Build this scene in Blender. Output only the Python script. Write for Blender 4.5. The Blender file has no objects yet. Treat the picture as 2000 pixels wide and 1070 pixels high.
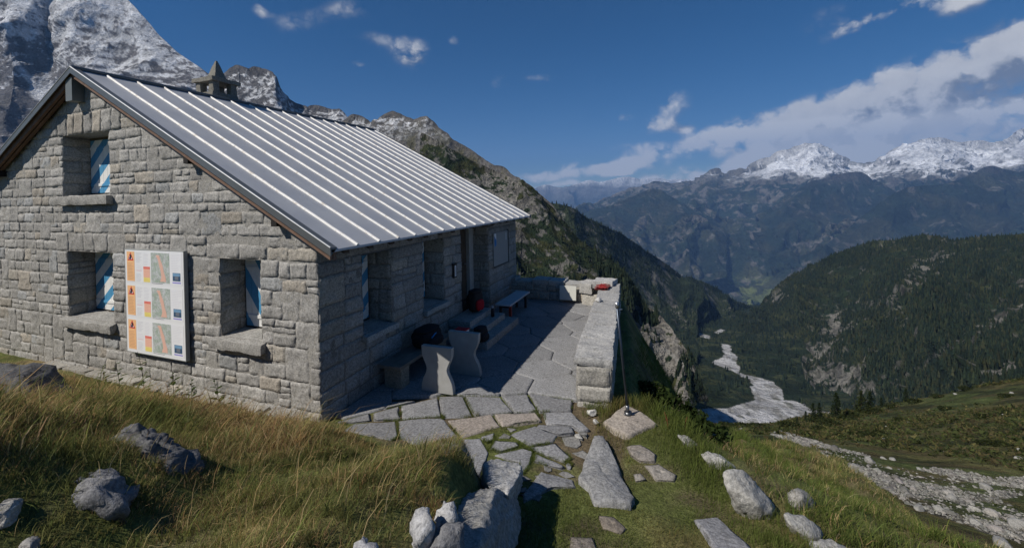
import bpy, bmesh, math, random
import numpy as np
from mathutils import Vector, Matrix

# ------------------------------------------------------------------ camera, world, sun, exposure
SC = bpy.context.scene
COL = SC.collection
YAW, PITCH, ROLL = .3623, .0053, -.0212
F, PX, PY = 829.83, 1000.0, 384.68            # focal length and principal point in photo pixels (2000 wide)
def basis(yaw, pitch, roll):
    cy, sy, cp, sp = math.cos(yaw), math.sin(yaw), math.cos(pitch), math.sin(pitch)
    fw = np.array([-sy*cp, cy*cp, -sp]); ri = np.array([cy, sy, 0.]); up = np.cross(ri, fw)
    c, s = math.cos(roll), math.sin(roll)
    return c*ri + s*up, -s*ri + c*up, fw
R_, U_, FW = basis(YAW, PITCH, ROLL)
CP = np.array([4.8776, -4.7943, 3.3])
cam = bpy.data.cameras.new('camera'); camo = bpy.data.objects.new('camera', cam); COL.objects.link(camo)
camo.matrix_world = Matrix(((R_[0], U_[0], -FW[0], CP[0]), (R_[1], U_[1], -FW[1], CP[1]), (R_[2], U_[2], -FW[2], CP[2]), (0, 0, 0, 1)))
cam.sensor_width = 36; cam.lens = F/2000*36
cam.shift_x = 0; cam.shift_y = (PY-535)/2000
cam.clip_start = .05; cam.clip_end = 90000
SC.camera = camo

SUN_T = np.array([1.65, 1.922, -2.57]); SUN_T /= np.linalg.norm(SUN_T)      # the way the light travels
sun = bpy.data.lights.new('sun', 'SUN'); suno = bpy.data.objects.new('sun', sun); COL.objects.link(suno)
sun.energy = 5.0; sun.angle = math.radians(.5); sun.color = (1, .94, .85)
suno.rotation_euler = Vector(SUN_T).to_track_quat('-Z', 'Y').to_euler()
suno.location = (-30, -40, 60)
SUN_EL = math.asin(-SUN_T[2]); SUN_ROT = math.atan2(-SUN_T[0], -SUN_T[1])
SC.view_settings.view_transform = 'Standard'; SC.view_settings.look = 'None'
SC.view_settings.exposure = 0.12; SC.view_settings.gamma = 1.0
SC.cycles.max_bounces = 6; SC.cycles.diffuse_bounces = 2; SC.cycles.glossy_bounces = 3; SC.cycles.transmission_bounces = 2
SC.cycles.volume_bounces = 0; SC.cycles.transparent_max_bounces = 8
SC.cycles.caustics_reflective = False; SC.cycles.caustics_refractive = False

# ------------------------------------------------------------------ pixel helpers (photo pixel -> point of the place)
def ray(x, y):
    x = np.asarray(x, float)[..., None]; y = np.asarray(y, float)[..., None]
    return FW + R_*(x-PX)/F - U_*(y-PY)/F
def at(x, y, D): return CP + ray(x, y)*np.asarray(D, float)[..., None]
def onz(x, y, z=0.): d = ray(x, y); return CP + d*((z-CP[2])/d[..., 2:3])
def ony(x, y, Y=0.): d = ray(x, y); return CP + d*((Y-CP[1])/d[..., 1:2])
def onx(x, y, X=0.): d = ray(x, y); return CP + d*((X-CP[0])/d[..., 0:1])
def proj(P):
    d = np.asarray(P, float)-CP; z = d@FW
    return PX+F*(d@R_)/z, PY-F*(d@U_)/z

# ------------------------------------------------------------------ node helpers
class NT:
    def __init__(s, tree): s.t = tree; s.n = tree.nodes; s.l = tree.links
    def new(s, typ, ins=None, **kw):
        nd = s.n.new(typ)
        for k, v in kw.items(): setattr(nd, k, v)
        for k, v in (ins or {}).items():
            i = nd.inputs[k]
            if hasattr(v, 'is_output') or isinstance(v, bpy.types.NodeSocket): s.l.new(v, i)
            else: i.default_value = v
        return nd
    def math(s, op, a, b=0., clamp=False):
        return s.new('ShaderNodeMath', {0: a, 1: b}, operation=op, use_clamp=clamp).outputs[0]
    def vmath(s, op, a, b=(0, 0, 0)):
        return s.new('ShaderNodeVectorMath', {0: a, 1: b}, operation=op).outputs[0]
    def ramp(s, f, a, b, lo=0., hi=1., typ='SMOOTHSTEP'):
        return s.new('ShaderNodeMapRange', {0: f, 1: a, 2: b, 3: lo, 4: hi}, interpolation_type=typ).outputs[0]
    def mix(s, f, a, b, blend='MIX'):
        nd = s.new('ShaderNodeMix', data_type='RGBA', blend_type=blend)
        for i, v in ((0, f), (6, a), (7, b)):
            if isinstance(v, bpy.types.NodeSocket): s.l.new(v, nd.inputs[i])
            elif i and not hasattr(v, '__len__'): nd.inputs[i].default_value = (v, v, v, 1)
            elif i: nd.inputs[i].default_value = (*v[:3], 1)
            else: nd.inputs[i].default_value = v
        return nd.outputs[2]
    def noise(s, vec, scale, detail=4., rough=.55, out=0, dist=0.):
        return s.new('ShaderNodeTexNoise', {'Vector': vec, 'Scale': scale, 'Detail': detail, 'Roughness': rough, 'Distortion': dist}).outputs[out]

# ------------------------------------------------------------------ sky with clouds in the world
def azel(px, py):
    d = ray(px, py); d = d/np.linalg.norm(d)
    return math.degrees(math.atan2(d[0], d[1])), math.degrees(math.asin(d[2]))
# cloud banks: photo-measured centre, half sizes, tilt (deg), strength
CLOUDS = [(1985, 90, 60, 40, 25, .9), (1930, 135, 100, 55, 24, 1.), (1840, 165, 90, 45, 22, .9), (1760, 195, 100, 40, 16, .9), (1690, 205, 50, 45, 0, .7), (1640, 232, 100, 36, 8, .9), (1560, 240, 60, 26, 0, .7), (1580, 262, 60, 20, 0, .5),
          (1900, 190, 130, 34, 14, .8), (1740, 240, 120, 28, 12, .8), (2060, 150, 90, 90, 10, 1.), (1980, 225, 100, 30, 8, .7), (1560, 292, 100, 34, 10, 1.1), (1660, 275, 120, 40, 8, 1.1), (1770, 285, 130, 36, 8, 1.1), (1910, 290, 150, 36, 4, 1.1), (1470, 325, 60, 16, 10, .9),
          (1980, 268, 150, 34, 4, 1.2), (1880, 275, 120, 26, 4, .9), (1660, 305, 120, 24, 12, .8), (1820, 262, 120, 30, 8, .8), (1700, 290, 100, 34, 10, 1.), (1590, 308, 110, 24, 14, 1.), (1490, 322, 70, 14, 12, .9), (1430, 333, 40, 8, 10, .7), (1640, 320, 90, 26, 5, .9),
          (1465, 252, 60, 20, 12, .72), (1410, 268, 40, 22, 14, .66), (1370, 285, 60, 14, 8, .62), (1315, 208, 26, 24, 20, .48), (1275, 248, 34, 15, 0, .62), (1218, 235, 16, 9, 0, .55), (1340, 255, 16, 10, 20, .5),
          (1270, 293, 60, 9, -4, .52), (1240, 320, 45, 12, 5, .9), (1190, 330, 40, 10, 5, .8), (1110, 335, 38, 11, 3, .85), (1050, 340, 35, 8, 0, .6), (1340, 335, 40, 11, 8, .62), (1310, 348, 70, 8, 3, .7), (1180, 358, 180, 5, 0, .5), (1400, 345, 60, 8, 0, .6),
          (805, 108, 28, 26, -10, .36), (790, 95, 44, 22, 10, .2), (672, 18, 48, 18, 10, .36), (975, 160, 16, 12, 20, .42), (700, 127, 12, 6, 0, .32), (1060, 147, 36, 6, 0, .34), (580, 45, 50, 20, 0, .30), (505, 18, 16, 8, 0, .30), (740, 75, 40, 12, 0, .26),
          (1700, 42, 80, 12, 16, .40), (1850, 5, 90, 20, 6, .45), (1620, 45, 60, 30, 10, .30), (1760, 15, 90, 20, 8, .4), (895, 75, 12, 9, 0, .28)]
W = bpy.data.worlds.new('World'); SC.world = W; W.use_nodes = True
w = NT(W.node_tree); w.n.clear()
gt = bpy.data.node_groups.new('cloud_density', 'ShaderNodeTree')
gt.interface.new_socket('P', in_out='INPUT', socket_type='NodeSocketVector')
gt.interface.new_socket('D', in_out='OUTPUT', socket_type='NodeSocketFloat')
g = NT(gt); gi = g.new('NodeGroupInput'); go = g.new('NodeGroupOutput')
P0 = gi.outputs[0]
wv = g.vmath('SUBTRACT', g.noise(P0, .16, 3., .55, 1), (.5, .5, .5))
Pw = g.vmath('MULTIPLY_ADD', wv, (4.5, 3., 0)); Pw.node.inputs[2].default_value = (0, 0, 0); g.l.new(P0, Pw.node.inputs[2])
acc = None
for (cx, cy, rx, ry, rot, amp) in CLOUDS:
    a0, e0 = azel(cx, cy); a1, e1 = azel(cx+5, cy); a2, e2 = azel(cx, cy-5)
    kx = abs(a1-a0)/5; ky = abs(e2-e0)/5
    v = g.vmath('SUBTRACT', Pw, (a0, e0, 0))
    v = g.new('ShaderNodeVectorRotate', {'Vector': v, 'Angle': math.radians(-rot)}, rotation_type='Z_AXIS').outputs[0]
    v = g.vmath('MULTIPLY', v, (1/(rx*kx*1.45), 1/(ry*ky*1.5), 0))
    ln = g.new('ShaderNodeVectorMath', {0: v}, operation='LENGTH').outputs[1]
    b = g.ramp(ln, .0, 1.5, amp, 0., 'SMOOTHSTEP')
    acc = b if acc is None else g.math('ADD', acc, b)
acc = g.ramp(acc, 0., 1.1, 0., .85, 'LINEAR')
wf = g.vmath('SUBTRACT', g.noise(P0, .55, 4., .6, 1), (.5, .5, .5))
Pb = g.vmath('MULTIPLY_ADD', wf, (2.2, 2.2, 0)); Pb.node.inputs[2].default_value = (0, 0, 0); g.l.new(P0, Pb.node.inputs[2])
Pb = g.vmath('MULTIPLY', Pb, (1., 1.25, 1))
def billow(sc):
    return g.math('SUBTRACT', .45, g.new('ShaderNodeTexVoronoi', {'Vector': Pb, 'Scale': sc, 'Smoothness': .35}, feature='SMOOTH_F1', voronoi_dimensions='2D').outputs['Distance'])
bl = g.math('ADD', g.math('ADD', g.math('MULTIPLY', billow(.11), 1.1), g.math('MULTIPLY', billow(.27), .8)), g.math('ADD', g.math('MULTIPLY', billow(.62), .5), g.math('MULTIPLY', billow(1.5), .26)))
fb = g.noise(g.vmath('MULTIPLY', P0, (1., 1.35, 1)), .17, 9., .6)
f2 = g.noise(Pb, 1.1, 7., .65)
fb = g.math('ADD', g.math('ADD', g.math('MULTIPLY', g.math('SUBTRACT', fb, .5), 1.2), bl), g.math('MULTIPLY', g.math('SUBTRACT', f2, .5), .55))
g.l.new(g.math('ADD', acc, g.math('MULTIPLY', fb, g.ramp(acc, .02, .5, .0, 1.))), go.inputs[0])
dirv = w.new('ShaderNodeTexCoord').outputs['Generated']
sp = w.new('ShaderNodeSeparateXYZ', {0: dirv})
az = w.math('MULTIPLY', w.math('ARCTAN2', sp.outputs[0], sp.outputs[1]), 180/math.pi)
el = w.math('MULTIPLY', w.math('ARCSINE', sp.outputs[2]), 180/math.pi)
P = w.new('ShaderNodeCombineXYZ', {0: az, 1: el}).outputs[0]
def dens(p):
    nd = w.new('ShaderNodeGroup', {}); nd.node_tree = gt; w.l.new(p, nd.inputs[0]); return nd.outputs[0]
d0 = dens(P); d1 = dens(w.vmath('ADD', P, (-.7, 1.5, 0))); d2 = dens(w.vmath('ADD', P, (-1.1, 2.5, 0)))
alpha = w.ramp(d0, .08, .86, 0., .98)
dd_ = w.math('ADD', w.math('MULTIPLY', w.math('SUBTRACT', d0, d1), .42), w.math('MULTIPLY', w.math('SUBTRACT', d0, d2), .55))
lit = w.ramp(dd_, -.22, .60)
lit = w.math('ADD', lit, w.ramp(el, 8.0, 6.2, 0., .95))
lit = w.math('ADD', w.math('MULTIPLY', lit, .85), w.math('MULTIPLY', w.math('SUBTRACT', w.noise(P, .55, 6., .6), .5), .45), True)
ccol = w.mix(lit, (.20, .215, .25), (.84, .83, .82))
sky = w.new('ShaderNodeTexSky', sky_type='NISHITA', sun_disc=False, sun_elevation=SUN_EL, sun_rotation=SUN_ROT, altitude=2500., air_density=1.0, dust_density=.2, ozone_density=4.)
skyc = w.new('ShaderNodeHueSaturation', {'Saturation': 1.38, 'Value': 1.05, 'Color': sky.outputs[0]}).outputs[0]
bg1 = w.new('ShaderNodeBackground', {0: skyc, 1: .05})
bg2 = w.new('ShaderNodeBackground', {0: ccol, 1: .82})
mx = w.new('ShaderNodeMixShader', {0: alpha, 1: bg1.outputs[0], 2: bg2.outputs[0]})
w.l.new(mx.outputs[0], w.new('ShaderNodeOutputWorld').inputs[0])
W.cycles.sampling_method = 'MANUAL'; W.cycles.sample_map_resolution = 512

# ------------------------------------------------------------------ numpy noise
def _hash(ix, iy, iz, seed):
    h = (ix.astype(np.uint32)*np.uint32(374761393) + iy.astype(np.uint32)*np.uint32(668265263) + iz.astype(np.uint32)*np.uint32(2147483647) + np.uint32(seed*1274126177 & 0xffffffff))
    h = (h ^ (h >> np.uint32(13)))*np.uint32(1274126177); h = h ^ (h >> np.uint32(16))
    h = h*np.uint32(2246822519); h = h ^ (h >> np.uint32(13))
    return h.astype(np.float64)/4294967295.0
def vnoise(p, seed=0):
    p = np.asarray(p, float); f = np.floor(p); t = p-f; i = f.astype(np.int64) & 0xffffffff
    t = t*t*t*(t*(t*6-15)+10); r = 0
    for dx in (0, 1):
        wx = t[..., 0] if dx else 1-t[..., 0]
        for dy in (0, 1):
            wy = t[..., 1] if dy else 1-t[..., 1]
            for dz in (0, 1):
                wz = t[..., 2] if dz else 1-t[..., 2]
                r = r + wx*wy*wz*_hash((i[..., 0]+dx) & 0xffffffff, (i[..., 1]+dy) & 0xffffffff, (i[..., 2]+dz) & 0xffffffff, seed)
    return r*2-1
ROT = np.array([[.80, .36, -.48], [-.60, .48, -.64], [0, .80, .60]])
def fbm(p, octv=5, seed=0, gain=.5, lac=2.03):
    p = np.asarray(p, float); s = 0; a = 1; n = 0
    for o in range(octv):
        s = s+a*vnoise(p, seed+o*17); n += a; a *= gain; p = (p*lac)@ROT + 13.7
    return s/n
def ridged(p, octv=6, seed=0, gain=.5, lac=2.05):
    p = np.asarray(p, float); s = 0; a = 1; n = 0; pr = 1
    for o in range(octv):
        v = 1-np.abs(vnoise(p, seed+o*31)); v = v*v*pr; pr = np.clip(v*1.6, 0, 1)
        s = s+a*v; n += a; a *= gain; p = (p*lac)@ROT + 7.3
    return s/n*2-1
def sst(a, b, x):
    t = np.clip((x-a)/(b-a), 0, 1); return t*t*(3-2*t)
def lerp(a, b, t): return a+(b-a)*t
def mixc(a, b, t): return np.asarray(a)*(1-t[..., None]) + np.asarray(b)*t[..., None]

# ------------------------------------------------------------------ mesh helpers
def raw_mesh(name, V, quads=None, tris=None, col=None, smooth=False, mats=(), fmat=None):
    V = np.asarray(V, np.float32); me = bpy.data.meshes.new(name)
    q = np.zeros((0, 4), np.int32) if quads is None else np.asarray(quads, np.int32).reshape(-1, 4)
    t = np.zeros((0, 3), np.int32) if tris is None else np.asarray(tris, np.int32).reshape(-1, 3)
    me.vertices.add(len(V)); me.vertices.foreach_set('co', V.ravel())
    nl = q.size+t.size; me.loops.add(nl); me.loops.foreach_set('vertex_index', np.concatenate([q.ravel(), t.ravel()]))
    nf = len(q)+len(t); me.polygons.add(nf)
    tot = np.concatenate([np.full(len(q), 4), np.full(len(t), 3)]).astype(np.int32)
    me.polygons.foreach_set('loop_start', np.concatenate([[0], np.cumsum(tot)[:-1]]).astype(np.int32) if nf else np.zeros(0, np.int32))
    me.polygons.foreach_set('loop_total', tot)
    me.polygons.foreach_set('use_smooth', np.full(nf, smooth))
    for m in mats: me.materials.append(m)
    if fmat is not None: me.polygons.foreach_set('material_index', np.asarray(fmat, np.int32))
    if col is not None:
        c = np.ones((len(V), 4), np.float32); c[:, :3] = col
        a = me.color_attributes.new('Col', 'FLOAT_COLOR', 'POINT'); a.data.foreach_set('color', c.ravel())
    me.update(calc_edges=True); me.validate()
    return me
def link(name, me, parent=None, label=None, cat=None, group=None, kind=None, loc=None):
    o = bpy.data.objects.new(name, me); COL.objects.link(o)
    if parent is not None: o.parent = parent
    tag(o, label, cat, group, kind)
    if loc is not None: o.location = [float(c) for c in loc]
    return o
def tag(o, label=None, cat=None, group=None, kind=None):
    if label: o['label'] = label
    if cat: o['category'] = cat
    if group: o['group'] = group
    if kind: o['kind'] = kind
def thing(name, label, cat, loc=(0, 0, 0), group=None, rz=0.):
    o = link(name, None, None, label, cat, group, None, loc); o.rotation_euler.z = rz; o.empty_display_size = .1
    return o
class MB:
    """collects polygons with colours; faces may be quads or tris"""
    def __init__(s): s.v = []; s.c = []; s.q = []; s.t = []; s.n = 0
    def add(s, V, quads=None, tris=None, col=(.5, .5, .5)):
        V = np.asarray(V, float).reshape(-1, 3); c = np.broadcast_to(np.asarray(col, float), V.shape)
        s.v.append(V); s.c.append(c)
        if quads is not None and len(quads): s.q.append(np.asarray(quads).reshape(-1, 4)+s.n)
        if tris is not None and len(tris): s.t.append(np.asarray(tris).reshape(-1, 3)+s.n)
        s.n += len(V); return s
    def box(s, lo, hi, col=(.5, .5, .5)):
        x0, y0, z0 = lo; x1, y1, z1 = hi
        return s.hexa([(x0, y0, z0), (x1, y0, z0), (x1, y1, z0), (x0, y1, z0), (x0, y0, z1), (x1, y0, z1), (x1, y1, z1), (x0, y1, z1)], col)
    def hexa(s, P8, col=(.5, .5, .5)):
        return s.add(P8, [(0, 3, 2, 1), (4, 5, 6, 7), (0, 1, 5, 4), (1, 2, 6, 5), (2, 3, 7, 6), (3, 0, 4, 7)], None, col)
    def tube(s, pts, r, col=(.5, .5, .5), seg=8, cap=True):
        pts = np.asarray(pts, float); n = len(pts); r = np.broadcast_to(np.asarray(r, float), (n,)); V = []
        for i in range(n):
            d = pts[min(i+1, n-1)]-pts[max(i-1, 0)]; d = d/(np.linalg.norm(d)+1e-9)
            a = np.cross(d, (0, 0, 1.)) if abs(d[2]) < .9 else np.cross(d, (1., 0, 0)); a /= np.linalg.norm(a); b = np.cross(d, a)
            th = np.arange(seg)/seg*2*np.pi; V.append(pts[i]+r[i]*(np.cos(th)[:, None]*a+np.sin(th)[:, None]*b))
        V = np.concatenate(V); q = []
        for i in range(n-1):
            for k in range(seg): q.append((i*seg+k, i*seg+(k+1) % seg, (i+1)*seg+(k+1) % seg, (i+1)*seg+k))
        t = []
        if cap:
            V = np.concatenate([V, pts[:1], pts[-1:]])
            for k in range(seg): t.append((n*seg, (k+1) % seg, k)); t.append((n*seg+1, (n-1)*seg+k, (n-1)*seg+(k+1) % seg))
        return s.add(V, q, t, col)
    def build(s, name, mat, parent=None, smooth=False, **kw):
        V = np.concatenate(s.v)
        me = raw_mesh(name, V, np.concatenate(s.q) if s.q else None, np.concatenate(s.t) if s.t else None, np.concatenate(s.c), smooth, (mat,))
        return link(name, me, parent, **kw)
def gridquads(nu, nv, off=0):
    i = np.arange(nu-1)[:, None]; j = np.arange(nv-1)[None]; a = (i*nv+j).ravel()+off
    return np.stack([a, a+nv, a+nv+1, a+1], 1)

# ------------------------------------------------------------------ materials
def mat(name):
    m = bpy.data.materials.new(name); m.use_nodes = True; t = NT(m.node_tree); t.n.clear()
    out = t.new('ShaderNodeOutputMaterial'); b = t.new('ShaderNodeBsdfPrincipled'); t.l.new(b.outputs[0], out.inputs[0])
    t.bsdf = b; t.out = out; t.m = m
    t.pos = t.new('ShaderNodeNewGeometry').outputs['Position']
    return t
def attr(t): return t.new('ShaderNodeAttribute', attribute_name='Col').outputs['Color']
def setb(t, col=None, rough=None, metal=None, spec=None, nrm=None):
    for k, v in (('Base Color', col), ('Roughness', rough), ('Metallic', metal), ('Specular IOR Level', spec), ('Normal', nrm)):
        if v is None: continue
        if isinstance(v, bpy.types.NodeSocket): t.l.new(v, t.bsdf.inputs[k])
        else: t.bsdf.inputs[k].default_value = (*v, 1) if hasattr(v, '__len__') else v
def bump(t, h, strength=.4, dist=.02):
    return t.new('ShaderNodeBump', {'Height': h, 'Strength': strength, 'Distance': dist}).outputs[0]
def plain(name, rough=.7, metal=0., var=.15, scale=8., bumps=0., spec=.3):
    t = mat(name); n = t.noise(t.pos, scale, 5.)
    c = t.mix(1., attr(t), t.mix(n, 1-var*2, 1+var*2), 'MULTIPLY')
    setb(t, c, rough, metal, spec, bump(t, t.noise(t.pos, scale*5, 4.), bumps, .01) if bumps else None)
    return t.m
def granite(name, s=1., bstr=.5):
    t = mat(name)
    n1 = t.noise(t.pos, 2.2*s, 5., .6); n2 = t.noise(t.pos, 34*s, 4., .75); n3 = t.noise(t.pos, 9*s, 5., .65)
    c = t.mix(1., attr(t), t.mix(n1, .72, 1.28), 'MULTIPLY')
    c = t.mix(1., c, t.mix(t.ramp(n2, .3, .7), .62, 1.36), 'MULTIPLY')
    c = t.mix(t.math('MULTIPLY', t.ramp(n3, .56, .72), .55), c, (.075, .073, .068))            # dark lichen
    c = t.mix(t.math('MULTIPLY', t.ramp(t.noise(t.pos, 5*s, 6., .7), .6, .7), .35), c, (.36, .36, .33))
    h = t.math('ADD', t.math('MULTIPLY', n3, 1.), t.math('MULTIPLY', n2, .6))
    setb(t, c, .9, 0., .2, bump(t, h, bstr, .03/s)); return t.m
M_STONE = granite('granite_wall'); M_ROCK = granite('granite_boulder', .8, .7); M_SLAB = granite('granite_slab', 1., .35)
M_MORTAR = plain('mortar', .95, 0, .2, 12., .4)
M_WOOD = plain('weathered_wood', .8, 0, .3, 6., .4)
M_CONC = plain('concrete', .85, 0, .12, 7., .15)
M_PAINT = plain('paint', .6, 0, .05, 20.)
M_CLOTH = plain('fabric', .9, 0, .15, 30., .3, .2)
M_STEEL = plain('galvanised_steel', .38, .85, .08, 10.)
M_PRINT = plain('printed_sheet', .45, 0, .02, 3.)
t = mat('roof_sheet')                                   # dull zinc-grey sheet with rain marks
st = t.noise(t.vmath('MULTIPLY', t.pos, (.35, 3., .35)), 1.2, 5., .6)
n_ = t.noise(t.pos, 1.4, 4.)
c = t.mix(t.math('MULTIPLY', t.math('ADD', st, n_), .5), (.38, .39, .415), (.54, .55, .565))
setb(t, c, t.ramp(n_, .3, .7, .5, .62), .35, .5); M_SHEET = t.m
t = mat('roof_rib'); n_ = t.noise(t.pos, 5., 5.)  # ribs paler than the sheet, their sun glint put into the colour
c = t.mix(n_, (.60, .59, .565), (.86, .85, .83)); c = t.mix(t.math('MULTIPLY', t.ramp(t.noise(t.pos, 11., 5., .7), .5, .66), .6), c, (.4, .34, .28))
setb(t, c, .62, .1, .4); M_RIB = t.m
t = mat('shutter_stripes')
o_ = t.new('ShaderNodeTexCoord').outputs['Object']; sx = t.new('ShaderNodeSeparateXYZ', {0: o_})
sl = t.math('MULTIPLY', t.math('ADD', sx.outputs[0], sx.outputs[1]), .85)
f_ = t.math('FRACT', t.math('MULTIPLY', t.math('ADD', t.math('MULTIPLY', sx.outputs[2], .62), sl), 2.05))
k_ = t.ramp(f_, .5, .515, 0, 1, 'LINEAR'); k_ = t.math('MULTIPLY', k_, t.ramp(f_, .985, 1., 1, 0, 'LINEAR'))
c = t.mix(k_, (.80, .80, .78), (.08, .30, .52)); c = t.mix(1., c, t.mix(t.noise(t.pos, 9., 5.), .8, 1.1), 'MULTIPLY')
setb(t, c, .55, 0, .4); M_SHUT = t.m
t = mat('shutter_stripes_reversed')
o_ = t.new('ShaderNodeTexCoord').outputs['Object']; sx = t.new('ShaderNodeSeparateXYZ', {0: o_})
f_ = t.math('FRACT', t.math('MULTIPLY', t.math('SUBTRACT', sx.outputs[2], t.math('MULTIPLY', t.math('ADD', sx.outputs[0], sx.outputs[1]), .85)), 2.25))
k_ = t.ramp(f_, .5, .515, 0, 1, 'LINEAR'); k_ = t.math('MULTIPLY', k_, t.ramp(f_, .985, 1., 1, 0, 'LINEAR'))
c = t.mix(k_, (.80, .80, .78), (.08, .30, .52)); c = t.mix(1., c, t.mix(t.noise(t.pos, 9., 5.), .8, 1.1), 'MULTIPLY')
setb(t, c, .55, 0, .4); M_SHUT2 = t.m
t = mat('map_print')
n_ = t.noise(t.pos, 14., 6., .7); n2 = t.noise(t.pos, 45., 4., .7)
c = t.mix(t.ramp(n_, .35, .65), (.34, .42, .34), (.56, .58, .59)); c = t.mix(t.math('MULTIPLY', t.ramp(n2, .5, .62), .5), c, (.2, .22, .22))
setb(t, c, .5, 0, .3); M_MAP = t.m
def blade_mat(name):
    m = bpy.data.materials.new(name); m.use_nodes = True; t = NT(m.node_tree); t.n.clear()
    out = t.new('ShaderNodeOutputMaterial'); a = attr(t)
    d = t.new('ShaderNodeBsdfDiffuse', {0: a}); tr = t.new('ShaderNodeBsdfTranslucent', {0: a})
    t.l.new(t.new('ShaderNodeMixShader', {0: .42, 1: d.outputs[0], 2: tr.outputs[0]}).outputs[0], out.inputs[0]); return m
M_BLADE = blade_mat('grass_blade'); M_LEAF = blade_mat('leaf')
def terrain_mat(name, sc, amp=.35, bstr=.6, sc2=None):
    t = mat(name); n = t.noise(t.pos, sc, 8., .68); n2 = t.noise(t.pos, sc2 or sc*7, 4., .7)
    c = t.mix(1., attr(t), t.mix(t.ramp(n, .28, .72), 1-amp, 1+amp), 'MULTIPLY')
    c = t.mix(1., c, t.mix(t.ramp(n2, .3, .7), 1-amp*.8, 1+amp*.8), 'MULTIPLY')
    setb(t, c, .95, 0, .1, bump(t, t.math('ADD', n, t.math('MULTIPLY', n2, .3)), bstr, .6/sc)); return t.m
M_GROUND = terrain_mat('turf_and_soil', 1.5, .4, .5, 26.)
M_MEADOW = terrain_mat('meadow', .16, .45, .9, 1.6)
M_MTN = terrain_mat('mountain', .016, .36, 1., .11)
M_FAR = terrain_mat('far_mountain', .0022, .38, 1., .013)
M_GRAVEL = terrain_mat('river_gravel', .06, .22, .5, .5)
# ------------------------------------------------------------------ near ground height
def in_poly(x, y, poly):
    x = np.asarray(x, float); y = np.asarray(y, float); r = np.zeros(x.shape, bool); n = len(poly)
    for i in range(n):
        (x0, y0), (x1, y1) = poly[i], poly[(i+1) % n]
        if y0 == y1: continue
        c = ((y0 > y) != (y1 > y)) & (x < (x1-x0)*(y-y0)/(y1-y0)+x0); r ^= c
    return r
def d_line(x, y, pl, closed=False):
    x = np.asarray(x, float); y = np.asarray(y, float); best = np.full(x.shape, 1e9); n = len(pl)
    for i in range(n if closed else n-1):
        (x0, y0), (x1, y1) = pl[i], pl[(i+1) % n]; dx, dy = x1-x0, y1-y0
        t = np.clip(((x-x0)*dx+(y-y0)*dy)/(dx*dx+dy*dy+1e-12), 0, 1)
        best = np.minimum(best, np.hypot(x-x0-t*dx, y-y0-t*dy))
    return best
RIM = [(-20, -.35), (-3, -.35), (-.8, -.3), (0, -.18), (1.2, -.22), (2.3, -.42), (2.95, -.62), (3.3, -1.1), (3.5, -1.7), (3.85, -2.5), (4.1, -3.4), (4.4, -7)]
BANK = RIM+[(4.4, -12), (-20, -12)]
EAST = [(-14, 9.3), (0, 9.0), (3.35, 8.7), (3.95, 5), (4.16, 2.3), (4.5, 2.05), (4.9, 1.75), (5.25, 1.3), (5.7, .25), (6.15, -.6), (7., -2.5), (8.2, -6), (9, -12)]
TOP = EAST+[(-14, -12)]
def ground(x, y):
    x = np.asarray(x, float); y = np.asarray(y, float)
    z = .13*np.maximum(0, .3-y)*sst(.6, -.6, y)
    db = d_line(x, y, RIM); ib = in_poly(x, y, BANK)
    e = sst(1.6, 3.0, x)
    h = (1-e)*.34*db**1.35/(1+.12*db) + e*(.62*sst(0, .38, db)+.32*np.minimum(db, 3))
    p3 = np.stack([x, y, x*0], -1)
    n1 = fbm(p3*.9, 4, 5); n2 = fbm(p3*3.1+5, 3, 9)
    z = z+np.where(ib, h*(1+.15*n1)+np.minimum(db, 1)*(.07*n1+.05*n2), 0)
    io = ~in_poly(x, y, TOP); d = d_line(x, y, EAST)
    k = sst(.9, 2.4, y)*sst(6.4, 4.9, x); kk = lerp(.30, 1.9, k)
    drop = kk*d+(.2+.13*sst(9, 7, x))*np.maximum(0, y-1.2)*sst(.3, 1.5, d)*(1-k)+.045*np.maximum(0, d-.8)**2*(1-k)
    z = z-np.where(io, drop-np.minimum(d, 2)*(.10*n1+.06*n2)-.25*n1*sst(2, 6, d), 0)
    tur = (~ib) & (y < .9)
    return z+np.where(tur, .02*n2, 0)
def hit(px, py, lo=1.2, hi=40., fn=ground, off=0.):
    d = ray(px, py); t = np.geomspace(lo, hi, 1600)
    P = CP+t[:, None]*d; s = P[:, 2]-fn(P[:, 0], P[:, 1])-off
    k = int(np.argmax(s < 0))
    if s[k] >= 0: return P[-1], t[-1]
    k = max(k, 1); f = s[k-1]/(s[k-1]-s[k]); tt = t[k-1]+f*(t[k]-t[k-1]); return CP+tt*d, tt

rs = np.random.RandomState(7); rnd = random.Random(11)
gx = np.arange(-13, 22.01, .1); gy = np.arange(-8, 16.01, .1)
XX, YY = np.meshgrid(gx, gy, indexing='ij'); ZZ = ground(XX, YY)
p3 = np.stack([XX, YY, XX*0], -1)
n1 = fbm(p3*.8, 4, 41); n2 = fbm(p3*2.7, 4, 43)
soil = np.array([.12, .095, .06]); turf = np.array([.11, .125, .04]); straw = np.array([.22, .17, .08])
cc = mixc(turf, straw, sst(-.1, .5, n1)); cc = mixc(cc, soil, sst(.0, .45, n2)*.8)
paved = (YY > -.1) & (XX > -.3) & in_poly(XX, YY, TOP) & (XX < 4.2)
cc = np.where(paved[..., None], mixc(soil, turf, sst(-.1, .2, n1)), cc)
ZZ = ZZ-np.where(paved & (YY > .8), .03, 0)
ground_o = link('ground', raw_mesh('ground', np.stack([XX, YY, ZZ], -1).reshape(-1, 3), gridquads(len(gx), len(gy)), None, cc.reshape(-1, 3), True, (M_GROUND,)), kind='structure')

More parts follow.
